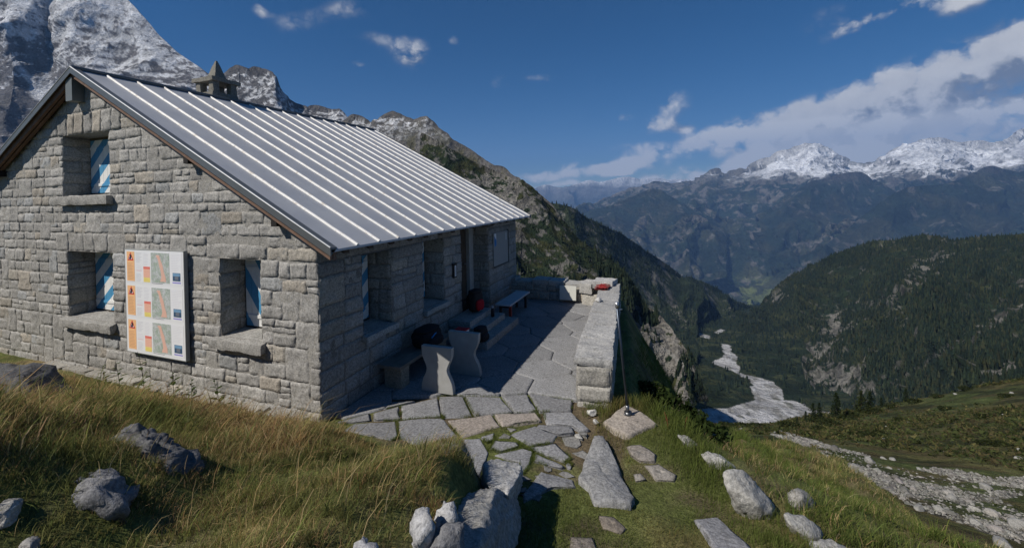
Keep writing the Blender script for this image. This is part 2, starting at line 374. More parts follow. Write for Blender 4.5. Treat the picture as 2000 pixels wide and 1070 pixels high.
# ------------------------------------------------------------------ masonry
def patch_stone(mb, O, U, V, N, u0, u1, v0, v1, rg, depth, topfn, cell, base, flush=False):
    w, h = u1-u0, v1-v0
    if w < .04 or h < .04: return
    nu = int(np.clip(w/cell, 3, 16))+3; nv = int(np.clip(h/cell, 3, 12))+3
    s = np.concatenate([[0], np.linspace(.012/w, 1-.012/w, nu-2), [1]]); t_ = np.concatenate([[0], np.linspace(.012/h, 1-.012/h, nv-2), [1]])
    S, T = np.meshgrid(s, t_, indexing='ij')
    j = rg.uniform(-1, 1, 8)*min(.02, h*.09)
    uu = u0+w*S + (j[0]*(1-S)*(1-T)+j[1]*S*(1-T)+j[2]*S*T+j[3]*(1-S)*T)
    vv = v0+h*T + (j[4]*(1-S)*(1-T)+j[5]*S*(1-T)+j[6]*S*T+j[7]*(1-S)*T)*.7
    if topfn is not None: vv = np.minimum(vv, topfn(uu))
    e = np.minimum(np.minimum(S, 1-S)*w, np.minimum(T, 1-T)*h)
    P = O+uu[..., None]*U+vv[..., None]*V
    rd = rg.uniform(.005, .012)
    prof = np.sqrt(np.clip(1-(1-np.clip(e/rd, 0, 1))**2, 0, 1))
    dd = depth*rg.uniform(.35, 1.15)
    n = fbm(P*12, 5, 3, .68)
    tilt = (S-.5)*rg.uniform(-.5, .5)+(T-.5)*rg.uniform(-.5, .5)
    hh = prof*(dd*(1+.9*tilt)+(.012 if flush else .026)*n+.012*fbm(P*4.5, 3, 12))-.006*(e < 1e-6)
    wob = vnoise(P*14, 8)*.009*(e < .02); P = P+wob[..., None]*(U+V)
    P = P+hh[..., None]*N
    k = rg.uniform(.82, 1.14); c = np.array(base)*k
    r = rg.random_sample()
    if r < .07: c = c*np.array([1.05, .985, .90])
    elif r < .14: c = c*np.array([1.05, 1.0, .92])
    elif r < .20: c = c*np.array([.95, .99, 1.04])
    mb.add(P.reshape(-1, 3), gridquads(nu, nv), None, c)
def masonry(mb, O, U, V, N, u0, u1, keys, holes=(), topfn=None, seed=1, depth=.011, wr=(.22, .56), course=.205, cell=.045, base=(.33, .32, .302), seam=.006, big=0.14):
    rg = np.random.RandomState(seed); O, U, V, N = [np.array(a, float) for a in (O, U, V, N)]
    zs = [keys[0]]
    for a, b in zip(keys[:-1], keys[1:]):
        n = max(1, int(round((b-a)/course))); cut = np.cumsum(rg.uniform(.75, 1.25, n)); zs += list(a+(b-a)*cut/cut[-1])
    occ = [[] for _ in zs]
    for k in range(len(zs)-1):
        z0, z1 = zs[k], zs[k+1]
        blk = [(h[0], h[1]) for h in holes if h[2] < z1-.02 and h[3] > z0+.02]+occ[k]
        blk = sorted([b for b in blk]); spans = []; x = u0
        for a, b in blk:
            if a > x: spans.append((x, min(a, u1)))
            x = max(x, b)
        if x < u1: spans.append((x, u1))
        for a, b in spans:
            x = a
            while x < b-.02:
                wd = rg.uniform(*wr)
                if b-x < wd*1.45: wd = b-x
                if topfn is not None and float(np.max(topfn(np.array([x, x+wd])))) < z0+.05: x += wd; continue
                zt = z1; r = rg.random_sample()
                free = k+2 < len(zs) and not any(h[2] < zs[k+2] and h[3] > z1 and h[0] < x+wd+.1 and h[1] > x-.1 for h in holes)
                s2 = seam/2
                if r < big and free and wd > .3:
                    zt = zs[k+2]; occ[k+1].append((x, x+wd))
                    patch_stone(mb, O, U, V, N, x+s2, x+wd-s2, z0+s2, zt-s2, rg, depth, topfn, cell, base)
                elif r < big+.08 and z1-z0 > .2:
                    m = rg.uniform(.4, .6)*(z1-z0)+z0; f = rg.uniform(.35, .65)*wd
                    patch_stone(mb, O, U, V, N, x+s2, x+wd-s2, z0+s2, m-s2, rg, depth, topfn, cell, base)
                    if wd > .3:
                        patch_stone(mb, O, U, V, N, x+s2, x+f-s2, m+s2, z1-s2, rg, depth, topfn, cell, base)
                        patch_stone(mb, O, U, V, N, x+f+s2, x+wd-s2, m+s2, z1-s2, rg, depth, topfn, cell, base)
                    else: patch_stone(mb, O, U, V, N, x+s2, x+wd-s2, m+s2, z1-s2, rg, depth, topfn, cell, base)
                else:
                    dz = rg.uniform(-.016, .016)
                    patch_stone(mb, O, U, V, N, x+s2, x+wd-s2, z0+s2, zt-s2+min(dz, 0), rg, depth, topfn, cell, base)
                x += wd
def mortar_wall(mb, O, U, V, N, u0, u1, v0, topfn, holes, extra=(), col=(.30, .288, .265)):
    O, U, V, N = [np.array(a, float) for a in (O, U, V, N)]
    xs = sorted(set([u0, u1]+[h[i] for h in holes for i in (0, 1)]+list(extra)))
    for a, b in zip(xs[:-1], xs[1:]):
        m = (a+b)/2; hs = sorted([h for h in holes if h[0] < m < h[1]], key=lambda h: h[2]); z = v0
        cells = []
        for h in hs: cells.append((z, z, h[2], h[2])); z = h[3]
        ta, tb = float(topfn(np.array(a))), float(topfn(np.array(b))); cells.append((z, z, ta, tb))
        for (za, zb, zc, zd) in cells:
            nx = max(1, int((b-a)/.12)); nz = max(1, int((max(zc, zd)-za)/.12))
            S, T = np.meshgrid(np.linspace(0, 1, nx+1), np.linspace(0, 1, nz+1), indexing='ij')
            uu = a+(b-a)*S; vv = za+T*((zc+(zd-zc)*S)-za); Pm = O+uu[..., None]*U+vv[..., None]*V
            Pm = Pm+(.008*fbm(Pm*13, 4, 4)+.0005)[..., None]*N
            mb.add(Pm.reshape(-1, 3), gridquads(nx+1, nz+1), None, col)
def rough_prism(mb, quad, z0, z1, res=.06, amp=.012, col=(.4, .4, .38), seed=0, top_slope=(0, 0, 0, 0), rnd_e=.012):
    """closed box over a plan quad with noise-roughened faces; edges eased"""
    q = np.asarray(quad, float); lx = np.linalg.norm(q[1]-q[0]); ly = np.linalg.norm(q[3]-q[0]); lz = z1-z0
    nx, ny, nz = [max(2, int(l/res)+1) for l in (lx, ly, lz)]
    def P(a, b, c):
        xy = q[0]*((1-a)*(1-b))[..., None]+q[1]*(a*(1-b))[..., None]+q[2]*(a*b)[..., None]+q[3]*((1-a)*b)[..., None]
        ts = top_slope[0]*(1-a)*(1-b)+top_slope[1]*a*(1-b)+top_slope[2]*a*b+top_slope[3]*(1-a)*b
        p = np.concatenate([xy, (z0+(lz+ts)*c)[..., None]], -1)
        ctr = np.array([*q.mean(0), (z0+z1)/2])
        ea = np.minimum(a, 1-a)*lx; eb = np.minimum(b, 1-b)*ly; ec = np.minimum(c, 1-c)*lz
        s = np.sort(np.stack([ea, eb, ec], -1), -1); near = np.clip(1-s[..., 1]/.03, 0, 1)
        dirn = ctr-p; dirn = dirn/(np.linalg.norm(dirn, axis=-1, keepdims=True)+1e-9)
        n = np.stack([fbm(p*7+k*31+seed, 4, seed+k, .6) for k in range(3)], -1)
        return p+amp*n*1.6+dirn*(near*rnd_e)[..., None]
    def face(f, n, m, flip):
        A, B = np.meshgrid(np.linspace(0, 1, n), np.linspace(0, 1, m), indexing='ij'); v = f(A, B).reshape(-1, 3); qd = gridquads(n, m)
        mb.add(v, qd[:, ::-1] if flip else qd, None, col)
    o = lambda a: np.ones_like(a); zr = lambda a: np.zeros_like(a)
    face(lambda a, b: P(a, b, o(a)), nx, ny, False); face(lambda a, b: P(a, b, zr(a)), nx, ny, True)
    face(lambda a, b: P(a, zr(a), b), nx, nz, False); face(lambda a, b: P(a, o(a), b), nx, nz, True)
    face(lambda a, b: P(zr(a), a, b), ny, nz, True); face(lambda a, b: P(o(a), a, b), ny, nz, False)

# ------------------------------------------------------------------ the mountain hut
EX, EZ, RX, RZ, RL = .468, 2.592, -5.695, 5.853, 8.33
SLP = (RZ-EZ)/(EX-RX); LX = 2*RX-EX; Y0, Y1 = -.213, RL+.213
def rooftop(x): x = np.asarray(x, float); return RZ-SLP*np.abs(x-RX)
def walltop(x): return rooftop(x)-.13
hut = thing('stone_hut', 'grey granite mountain hut with a ribbed metal roof and blue and white shutters', 'hut')
GW = [(-6.55, -5.0, 3.46, 4.66, 1), (-6.48, -4.98, 1.06, 2.37, 1), (-2.08, -1.16, 1.10, 2.37, -1)]         # x0 x1 z0 z1 stripe
gh = [g_[:4] for g_ in GW]
SW = [(.93, 1.70, 1.02, 2.34), (2.76, 3.62, .96, 2.36)]; DOOR = (4.45, 6.10, .44, 2.46)
sh = SW+[(4.45, 6.10, -.3, 2.46)]
wl = MB()
WX = 2*RX
X_, Y_, Z_ = np.eye(3)
lint = [(-6.95, -4.62, 4.66, 5.08), (-6.85, -4.60, 2.37, 2.73), (-2.38, -1.0, 2.37, 2.60)]
masonry(wl, (0, 0, 0), X_, Z_, -Y_, WX, .010, [-.35, .35, 1.06, 1.9, 2.37, 2.73, 3.46, 4.66, 5.08, 5.75], gh+lint, walltop, 3, depth=.015)
mortar_wall(wl, (0, 0, 0), X_, Z_, -Y_, WX, 0, -.5, walltop, gh, (RX,))
rg = np.random.RandomState(5)
for (a, b, z0, z1), n in zip(lint, (8, 5, 2)):                     # lintel courses over the windows
    cut = np.concatenate([[0], np.cumsum(rg.uniform(.8, 1.25, n))]); cut = a+(b-a)*cut/cut[-1]
    for i in range(n):
        zz1 = z1+rg.uniform(-.03, .04)
        patch_stone(wl, np.zeros(3), X_, Z_, -Y_, cut[i]+.006, cut[i+1]-.006, z0+.002, z1-.008, rg, .018, walltop, .05, (.31, .30, .282))
SB = (.30, .295, .285)
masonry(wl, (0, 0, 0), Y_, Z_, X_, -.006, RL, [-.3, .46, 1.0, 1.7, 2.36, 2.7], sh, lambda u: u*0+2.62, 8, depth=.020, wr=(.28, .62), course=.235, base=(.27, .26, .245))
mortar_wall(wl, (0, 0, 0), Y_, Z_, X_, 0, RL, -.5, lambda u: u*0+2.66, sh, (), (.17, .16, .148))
mortar_wall(wl, (WX, 0, 0), Y_, Z_, -X_, 0, RL, -.5, lambda u: u*0+2.66, ())
mortar_wall(wl, (0, RL, 0), X_, Z_, Y_, WX, 0, -.5, walltop, (), (RX,))
# base course of big flat footing stones along the gable foot
for i in range(9):
    x0 = -7.2+i*.78; q = [(x0, -.16-.05*rg.random_sample()), (x0+.74, -.13-.08*rg.random_sample()), (x0+.74, .05), (x0, .05)]
    rough_prism(wl, q, -.3, .07+.06*rg.random_sample(), .07, .014, np.array([.31, .295, .265])*rg.uniform(.85, 1.1), 60+i)
DEP = .5
def reveal(O, A, N, u0, u1, z0, z1, seed, door=False):
    """jambs, soffit and back of an opening; A along the wall, N outward"""
    O, A, N = [np.array(a, float) for a in (O, A, N)]; dep = .62 if door else DEP
    masonry(wl, O+A*u0, -N, Z_, A, -.008, dep, [z0, z1], (), None, seed, .012, (.25, .5), .26, .06, (.32, .31, .29), .01, 0)
    masonry(wl, O+A*u1, -N, Z_, -A, -.008, dep, [z0, z1], (), None, seed+1, .012, (.25, .5), .26, .06, (.32, .31, .29), .01, 0)
    for u in (u0, u1):
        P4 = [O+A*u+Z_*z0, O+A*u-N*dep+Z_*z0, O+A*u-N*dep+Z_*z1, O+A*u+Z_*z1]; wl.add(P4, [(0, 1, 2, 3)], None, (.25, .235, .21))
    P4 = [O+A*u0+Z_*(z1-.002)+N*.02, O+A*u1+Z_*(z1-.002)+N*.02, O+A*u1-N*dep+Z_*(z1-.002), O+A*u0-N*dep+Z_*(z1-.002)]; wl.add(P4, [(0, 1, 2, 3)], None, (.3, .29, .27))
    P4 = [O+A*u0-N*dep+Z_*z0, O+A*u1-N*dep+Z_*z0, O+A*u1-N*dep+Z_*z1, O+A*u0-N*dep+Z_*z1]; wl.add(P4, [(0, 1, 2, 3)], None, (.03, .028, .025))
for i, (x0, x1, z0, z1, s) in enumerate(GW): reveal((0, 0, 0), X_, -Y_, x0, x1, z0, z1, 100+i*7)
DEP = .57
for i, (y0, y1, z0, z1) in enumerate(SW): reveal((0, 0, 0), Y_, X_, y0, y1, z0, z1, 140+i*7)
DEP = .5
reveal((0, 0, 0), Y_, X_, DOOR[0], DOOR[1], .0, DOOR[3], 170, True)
wall_o = wl.build('wall', M_STONE, hut, True)
wall_o.data.materials.append(M_MORTAR)
def window(O, A, N, u0, u1, z0, z1, stripe, leaves=2):
    O, A, N = [np.array(a, float) for a in (O, A, N)]; win = link('window', None, hut); win.empty_display_size = .1
    rz = math.atan2(A[1], A[0]); fr = MB(); c0 = O+A*((u0+u1)/2)-N*(DEP-.05)
    win.location = c0; win.rotation_euler.z = rz; inward = 1 if abs(np.dot(np.cross(Z_, A), -N)-1) < .01 else -1
    hw = (u1-u0)/2; t_ = .05
    for lo, hi in (((-hw, -.03, z0), (-hw+t_, .05, z1)), ((hw-t_, -.03, z0), (hw, .05, z1)), ((-hw+t_, -.028, z1-t_), (hw-t_, .048, z1)), ((-hw+t_, -.028, z0), (hw-t_, .048, z0+t_))): fr.box(lo, hi, (.10, .085, .07))
    fr.build('frame', M_WOOD, win)
    lw = (2*hw-2*t_)/leaves
    for k in range(leaves):
        s = MB(); a = -hw+t_+k*lw; npl = max(2, int(round(lw/.16))); pw = lw/npl; zb, zt = z0+t_+.005, z1-t_-.005
        for i in range(npl): s.box((a+i*pw+.003, -.045, zb), (a+(i+1)*pw-.003, -.02, zt))
        for zc in (zb+.14, zt-.2): s.box((a+.02, -.062, zc), (a+lw-.02, -.0455, zc+.055))
        m = M_SHUT2 if (stripe > 0) == (k == 0) else M_SHUT
        so = s.build('shutter', m, win)
    return win
for (x0, x1, z0, z1, s) in GW:
    win = window((0, 0, 0), X_, -Y_, x0, x1, z0, z1, s, 2)
    sl_ = MB(); rough_prism(sl_, np.array([(x0-.13, -.13), (x1+.12, -.13), (x1+.0, DEP-.09), (x0-.0, DEP-.09)])-np.array([(x0+x1)/2, DEP-.05]), z0-.18, z0+.0, .05, .015, (.30, .29, .27), int(x0*-31), (-.025, -.025, .03, .03))
    sl_.build('sill', M_SLAB, win, True)
DEP = .57
for (y0, y1, z0, z1) in SW:
    win = window((0, 0, 0), Y_, X_, y0, y1, z0, z1, -1, 2)
    sl_ = MB(); rough_prism(sl_, np.array([(y0-.05, -.13), (y1+.05, -.13), (y1, DEP-.09), (y0, DEP-.09)])-np.array([(y0+y1)/2, DEP-.05]), z0-.12, z0, .06, .009, (.33, .33, .32), int(y0*77), (-.02, -.02, .02, .02))
    sl_.build('sill', M_SLAB, win, True)
door = link('door', None, hut); door.empty_display_size = .1
d_ = MB()
for i in range(8): d_.box((-.585, 4.62+i*.15, .46), (-.55, 4.765+i*.15, 2.40), (.075, .055, .04))
d_.build('door_leaf', M_WOOD, door)
d_ = MB(); d_.box((-.615, 4.455, .44), (-.50, 4.60, 2.45), (.3, .29, .27)); d_.box((-.615, 5.84, .44), (-.46, 6.095, 2.45), (.42, .41, .39)); d_.box((-.612, 4.60, 2.41), (-.5, 5.84, 2.452), (.3, .29, .27))
d_.build('door_frame', M_CONC, door)
d_ = MB(); d_.tube([(-.55, 5.70, 1.42), (-.50, 5.70, 1.42), (-.50, 5.60, 1.42)], .012, (.35, .35, .35)); d_.build('handle', M_STEEL, door)

# roof
rf = MB(); TH = .035
for (xa, xb) in ((RX, EX), (RX, LX)):
    za, zb = RZ, EZ
    top = [(xa, Y0, za), (xb, Y0, zb), (xb, Y1, zb), (xa, Y1, za)]
    nx = 24; ny = 36
    S, T = np.meshgrid(np.linspace(0, 1, nx), np.linspace(0, 1, ny), indexing='ij')
    Pg = np.stack([xa+(xb-xa)*S, Y0+(Y1-Y0)*T, za+(zb-za)*S], -1); Pg[..., 2] += .004*vnoise(Pg*2.2, 3)*(S > .01)*(S < .99)
    rf.add(Pg.reshape(-1, 3), gridquads(nx, ny), None, (1, 1, 1))
    Pl = Pg-np.array([0, 0, TH]); rf.add(Pl.reshape(-1, 3), gridquads(nx, ny)[:, ::-1], None, (1, 1, 1))
    rf.add([(xb, Y0, zb), (xb, Y1, zb), (xb, Y1, zb-TH), (xb, Y0, zb-TH)], [(0, 1, 2, 3)], None, (1, 1, 1))
roof = rf.build('roof', M_SHEET, hut, True)
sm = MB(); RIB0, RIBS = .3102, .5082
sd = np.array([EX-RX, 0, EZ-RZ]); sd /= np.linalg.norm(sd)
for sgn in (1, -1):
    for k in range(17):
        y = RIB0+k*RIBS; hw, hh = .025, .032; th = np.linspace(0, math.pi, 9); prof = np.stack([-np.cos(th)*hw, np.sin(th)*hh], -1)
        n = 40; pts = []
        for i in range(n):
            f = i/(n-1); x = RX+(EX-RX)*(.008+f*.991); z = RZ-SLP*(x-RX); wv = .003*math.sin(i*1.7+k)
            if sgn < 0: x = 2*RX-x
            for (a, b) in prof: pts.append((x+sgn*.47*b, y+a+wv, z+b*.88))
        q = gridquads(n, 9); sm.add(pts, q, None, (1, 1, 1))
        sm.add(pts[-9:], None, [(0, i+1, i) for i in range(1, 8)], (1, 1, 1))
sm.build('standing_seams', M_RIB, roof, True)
fs = MB(); fc = (.15, .16, .165)
for s in (1, -1):                       # metal rake trims on the gable, a raised lip above and a face below
    for yy, dy in ((Y0, -1), (Y1, 1)):
        xa, xb = RX, (EX if s > 0 else LX); o1 = .028; f1 = .115
        A = [(xa, RZ+o1), (xb, EZ+o1)]
        y_in, y_out = yy-dy*.10, yy+dy*.022
        P8 = [(A[0][0], y_in, A[0][1]), (A[1][0], y_in, A[1][1]), (A[1][0], y_out, A[1][1]), (A[0][0], y_out, A[0][1])]
        P8 = P8+[(p[0], p[1], p[2]-(f1 if abs(p[1]-y_out) < 1e-6 else .02)) for p in P8]
        fs.add(P8, [(0, 1, 2, 3), (3, 2, 6, 7), (1, 5, 6, 2), (0, 4, 5, 1)] , None, fc)
for s in (1, -1):
    xb = EX if s > 0 else LX
    fs.tube([(RX, Y0-.018, RZ+.034), (xb, Y0-.018, EZ+.034)], .013, (.42, .43, .44), 8)
fs.tube([(RX, Y0-.01, RZ+.03), (RX, Y1+.01, RZ+.03)], .035, fc, 10)
fs.build('edge_trim', plain('trim_metal', .45, .5, .1, 5.), roof)
tm = MB(); tc = (.17, .105, .075)
for s in (1, -1):
    xb = EX-.06 if s > 0 else LX+.06
    for (ya, yb, dz0, dz1) in ((Y0+.03, Y0+.075, -.158, -.036), (-.12, -.06, -.17, -.036)):
        tm.hexa([(RX, ya, RZ+dz0-.02), (xb, ya, EZ+dz0-.02+.03), (xb, yb, EZ+dz0-.02+.03), (RX, yb, RZ+dz0-.02), (RX, ya, RZ+dz1), (xb, ya, EZ+dz1+.03), (xb, yb, EZ+dz1+.03), (RX, yb, RZ+dz1)], tc)
    # boarded soffit
    tm.add([(RX, Y0+.02, RZ-.045), (xb, Y0+.02, EZ-.045+.03), (xb, Y1-.02, EZ-.045+.03), (RX, Y1-.02, RZ-.045)], [(0, 1, 2, 3)], None, (.10, .062, .045))
tm.build('rake_timber', M_WOOD, roof)
rt = MB()
for k in range(16):
    y = .12+k*.545; z = lambda x: float(rooftop(x))
    rt.hexa([(-.3, y, z(-.3)-.17), (EX-.10, y, z(EX-.1)-.15), (EX-.10, y+.12, z(EX-.1)-.15), (-.3, y+.12, z(-.3)-.17), (-.3, y, z(-.3)-.05), (EX-.10, y, z(EX-.1)-.05), (EX-.10, y+.12, z(EX-.1)-.05), (-.3, y+.12, z(-.3)-.05)], (.07, .05, .04))
rt.box((-.05, .0, 2.60), (.06, RL, 2.69), (.3, .28, .25))
rt.build('rafter_tails', M_WOOD, roof)
pl_ = MB(); pl_.box((-5.94, -.20, 5.26), (-5.73, .1, 5.70), (.20, .215, .21)); pl_.build('ridge_beam', plain('beam_cap', .5, .4, .1, 6.), hut)
for xc in (-2.62, -.68, 2*RX+2.62):
    pl_ = MB(); z = float(rooftop(xc)); pl_.box((xc-.055, -.15, z-.30), (xc+.055, .1, z-.175), (.015, .013, .012)); pl_.build('purlin', M_WOOD, hut)
# chimney
chim = link('chimney', None, hut); chim.empty_display_size = .1
CX = -6.25; CYc = float(onx(423, 150, CX)[1]); DZC = float(onx(423, 162, CX)[2])-6.24; ch = MB(); cs = (.20, .19, .165)
rough_prism(ch, [(CX-.34, CYc-.34), (CX+.34, CYc-.34), (CX+.34, CYc+.34), (CX-.34, CYc+.34)], 5.0, 5.93+DZC, .08, .015, cs, 3); ch.build('base', M_STONE, chim, True)
for sx_ in (-1, 1):
    for sy_ in (-1, 1):
        ch = MB(); a, b = CX+sx_*.235, CYc+sy_*.235
        rough_prism(ch, [(a-.09, b-.09), (a+.09, b-.09), (a+.09, b+.09), (a-.09, b+.09)], 5.9+DZC, 6.2+DZC, .05, .014, cs, 9+sx_*2+sy_); ch.build('pillar', M_STONE, chim, True)
ch = MB(); rough_prism(ch, [(CX-.39, CYc-.39), (CX+.39, CYc-.39), (CX+.39, CYc+.39), (CX-.39, CYc+.39)], 6.19+DZC, 6.29+DZC, .06, .015, cs, 23); ch.build('cap_slab', M_STONE, chim, True)
ch = MB(); n = 14; S, T = np.meshgrid(np.linspace(0, 1, n), np.linspace(0, 1, 29), indexing='ij')
hb = .175*(1-S)+.018*S; th = T*4; k = np.floor(th).astype(int) % 4; fr_ = th-np.floor(th)
cx4 = np.array([-1, 1, 1, -1, -1.]); cy4 = np.array([-1, -1, 1, 1, -1.])
px_ = (cx4[k]*(1-fr_)+cx4[(k+1)]*fr_)*hb; py_ = (cy4[k]*(1-fr_)+cy4[(k+1)]*fr_)*hb
Pp = np.stack([CX+px_, CYc+py_, 6.28+DZC+(float(onx(421, 119, CX)[2])-6.28-DZC)*S], -1); nn = np.stack([fbm(Pp*8+i*9, 3, i) for i in range(3)], -1); Pp = Pp+.014*nn
ch.add(Pp.reshape(-1, 3), gridquads(n, 29), None, cs); ch.add(Pp[-1, :-1:7], [(0, 1, 2, 3)], None, cs); ch.build('pyramid', M_STONE, chim, False)
# eave cable
cb = MB()
for (ya, yb, dip) in ((5.35, 6.4, .13), (6.9, 7.5, .10)):
    f = np.linspace(0, 1, 14); cb.tube(np.stack([f*0+.10, ya+(yb-ya)*f, 2.56-dip*np.sin(f*math.pi*.8)], -1), .009, (.02, .02, .02), 6)
cb.build('cable', M_PAINT, hut)

# info board on the gable
BX, BZ, BW, BH = -4.419, .628, 1.597, 1.831
bd = thing('information_board', 'white hazard information board with three orange strips and maps on the gable wall', 'sign', (BX, -.045, BZ))
b_ = MB(); b_.box((0, -.052, 0), (BW, .0, BH), (.78, .79, .80)); b_.build('backing', M_PRINT, bd)
b_ = MB()
for lo, hi in (((-.012, -.055, -.012), (BW+.012, .01, -.0005)), ((-.012, -.055, BH+.0005), (BW+.012, .01, BH+.012)), ((-.012, -.055, -.0005), (-.0005, .01, BH+.0005)), ((BW+.0005, -.055, -.0005), (BW+.012, .01, BH+.0005))): b_.box(lo, hi, (.30, .31, .30))
b_.build('frame', M_PAINT, bd)
for xx in (.25, 1.3):
    b_ = MB(); b_.box((xx, .0005, .1), (xx+.08, .04, BH-.1), (.12, .1, .09)); b_.build('batten', M_WOOD, bd)
TXT = (.45, .46, .52)
for k in range(3):
    ph = BH/3; zt = BH-k*ph-.02; zb = BH-(k+1)*ph+.035; H_ = zt-zb; pm = MB(); rr = np.random.RandomState(40)
    def rect(u0, u1, v0, v1, col, lay=1):     # v measured down from the poster's top, as shares
        y = -.0525-.0015*lay; pm.add([(u0*BW, y, zt-v1*H_), (u1*BW, y, zt-v1*H_), (u1*BW, y, zt-v0*H_), (u0*BW, y, zt-v0*H_)], [(0, 1, 2, 3)], None, col)
    def lines(u0, u1, v0, v1, n, col, lay=2, th=.006):
        for i in range(n):
            v = v0+(v1-v0)*i/max(1, n-1); rect(u0, u0+(u1-u0)*rr.uniform(.6, 1.), v, v+th, col, lay)
    rect(.025, .975, .0, 1., (.80, .81, .83), 1)
    rect(.035, .175, .02, .97, (.86, .50, .25), 2)
    lines(.05, .165, .40, .90, 12, (.55, .33, .2), 3, .012)
    def tri(u, v, s, col, lay):
        y = -.0525-.0015*lay; cx_, cz_ = u*BW, zt-v*H_; pm.add([(cx_-s, y, cz_-s*.75), (cx_+s, y, cz_-s*.75), (cx_, y, cz_+s)], None, [(0, 1, 2)], col)
    tri(.105, .19, .085, (.62, .03, .03), 3); tri(.105, .197, .052, (.85, .84, .82), 4)
    rect(.098, .122, .12, .26, (.03, .03, .04), 5); rect(.085, .10, .2, .27, (.1, .1, .14), 5)
    lines(.20, .31, .06, .36, 9, TXT); rect(.20, .30, .62, .63, (.8, .4, .45), 2); lines(.20, .31, .45, .60, 4, (.62, .55, .62)); lines(.20, .30, .72, .95, 7, TXT)
    lines(.33, .44, .06, .42, 9, (.62, .62, .68))
    rect(.33, .445, .48, .56, (.75, .20, .16), 2); rect(.33, .445, .56, .83, (.86, .50, .38), 2); lines(.34, .44, .60, .8, 5, (.7, .38, .3), 3); rect(.33, .445, .83, .97, (.84, .70, .22), 2); lines(.34, .44, .86, .94, 3, (.65, .52, .16), 3)
    lines(.80, .96, .05, .55, 11, (.68, .66, .72)); 
    rect(.825, .95, .62, .87, (.05, .10, .18), 2); rect(.83, .945, .63, .72, (.18, .33, .5), 3); rect(.86, .92, .72, .83, (.16, .18, .22), 3); rect(.82, .955, .90, .94, (.30, .28, .66), 2)
    lines(.47, .76, .985, .99, 1, (.2, .2, .22), 2, .012)
    po = pm.build('poster', M_PRINT, bd)
    mm = MB(); y = -.0525-.0032; ma = (.465*BW, .775*BW, zt-.965*H_, zt-.03*H_); mm.add([(ma[0], y, ma[2]), (ma[1], y, ma[2]), (ma[1], y, ma[3]), (ma[0], y, ma[3])], [(0, 1, 2, 3)], None, (1, 1, 1)); mm.build('map', M_MAP, po)
    mm = MB(); cl = [(.58, .10), (.61, .25), (.635, .42), (.655, .6), (.675, .78), (.665, .92)]; wd_ = [.03, .022, .03, .026, .035, .05]
    pts = [(u*BW+s*w_*BW, y-.0015, zt-v*H_) for (u, v), w_ in zip(cl, wd_) for s in (-1, 1)]
    mm.add(pts, [(2*i, 2*i+1, 2*i+3, 2*i+2) for i in range(5)], None, (.74, .46, .37)); mm.build('hazard_zone', M_PRINT, po)
# ------------------------------------------------------------------ terrace paving
def clip_poly(poly, n, c):
    out = []; m = len(poly)
    for i in range(m):
        a, b = poly[i], poly[(i+1) % m]; da, db = a@n-c, b@n-c
        if da <= 0: out.append(a)
        if (da < 0) != (db < 0) and da != db: out.append(a+(b-a)*(da/(da-db)))
    return out
def slab_mesh(mb, poly, zf, th, rg, col, inset=.012, bulge=.012, seed=0, jag=.012, wn=.006):
    """a flat stone with an uneven plan outline, eased rim and slightly rough top; poly is a plan polygon"""
    poly = np.asarray(poly, float); n = len(poly); pts = []
    for i in range(n):
        a, b = poly[i], poly[(i+1) % n]; m = max(2, int(np.linalg.norm(b-a)/.06))
        for k in range(m): pts.append(a+(b-a)*k/m)
    pts = np.array(pts); ctr = poly.mean(0); L_ = np.linalg.norm(pts-ctr, axis=1, keepdims=True)
    p3 = np.concatenate([pts, np.full((len(pts), 1), seed*1.7)], 1)
    pts = pts-(pts-ctr)/L_*(inset+jag*fbm(p3*6, 3, 2)[:, None]); m = len(pts)
    rings = [0., .25, .5, .75, .9, None, 1.]; V = []
    for r in rings:
        if r is None: q = ctr+(pts-ctr)*(1-.022/L_); dz = 0.
        else: q = ctr+(pts-ctr)*r; dz = -.02 if r == 1. else 0.
        z = zf(q[:, 0], q[:, 1])+th+dz+wn*fbm(np.concatenate([q*4, np.full((m, 1), seed)], 1), 4, 6)+(bulge*(1-(r if r else .95)**2))
        V.append(np.concatenate([q, z[:, None]], 1))
    b = V[-1].copy(); b[:, 2] -= .12; V.append(b)
    V = np.concatenate(V); q = []
    for i in range(len(rings)):
        for k in range(m): q.append((i*m+k, i*m+(k+1) % m, (i+1)*m+(k+1) % m, (i+1)*m+k))
    a = poly; ccw = np.sum(a[:, 0]*np.roll(a[:, 1], -1)-np.roll(a[:, 0], -1)*a[:, 1]) > 0
    q = np.array(q)
    q = q if not ccw else q[:, ::-1]
    mb.add(V, q[:, ::-1], None, col)
def c6(*p): return [(650+x/2.857, 750+y/2.857) for x, y in p]
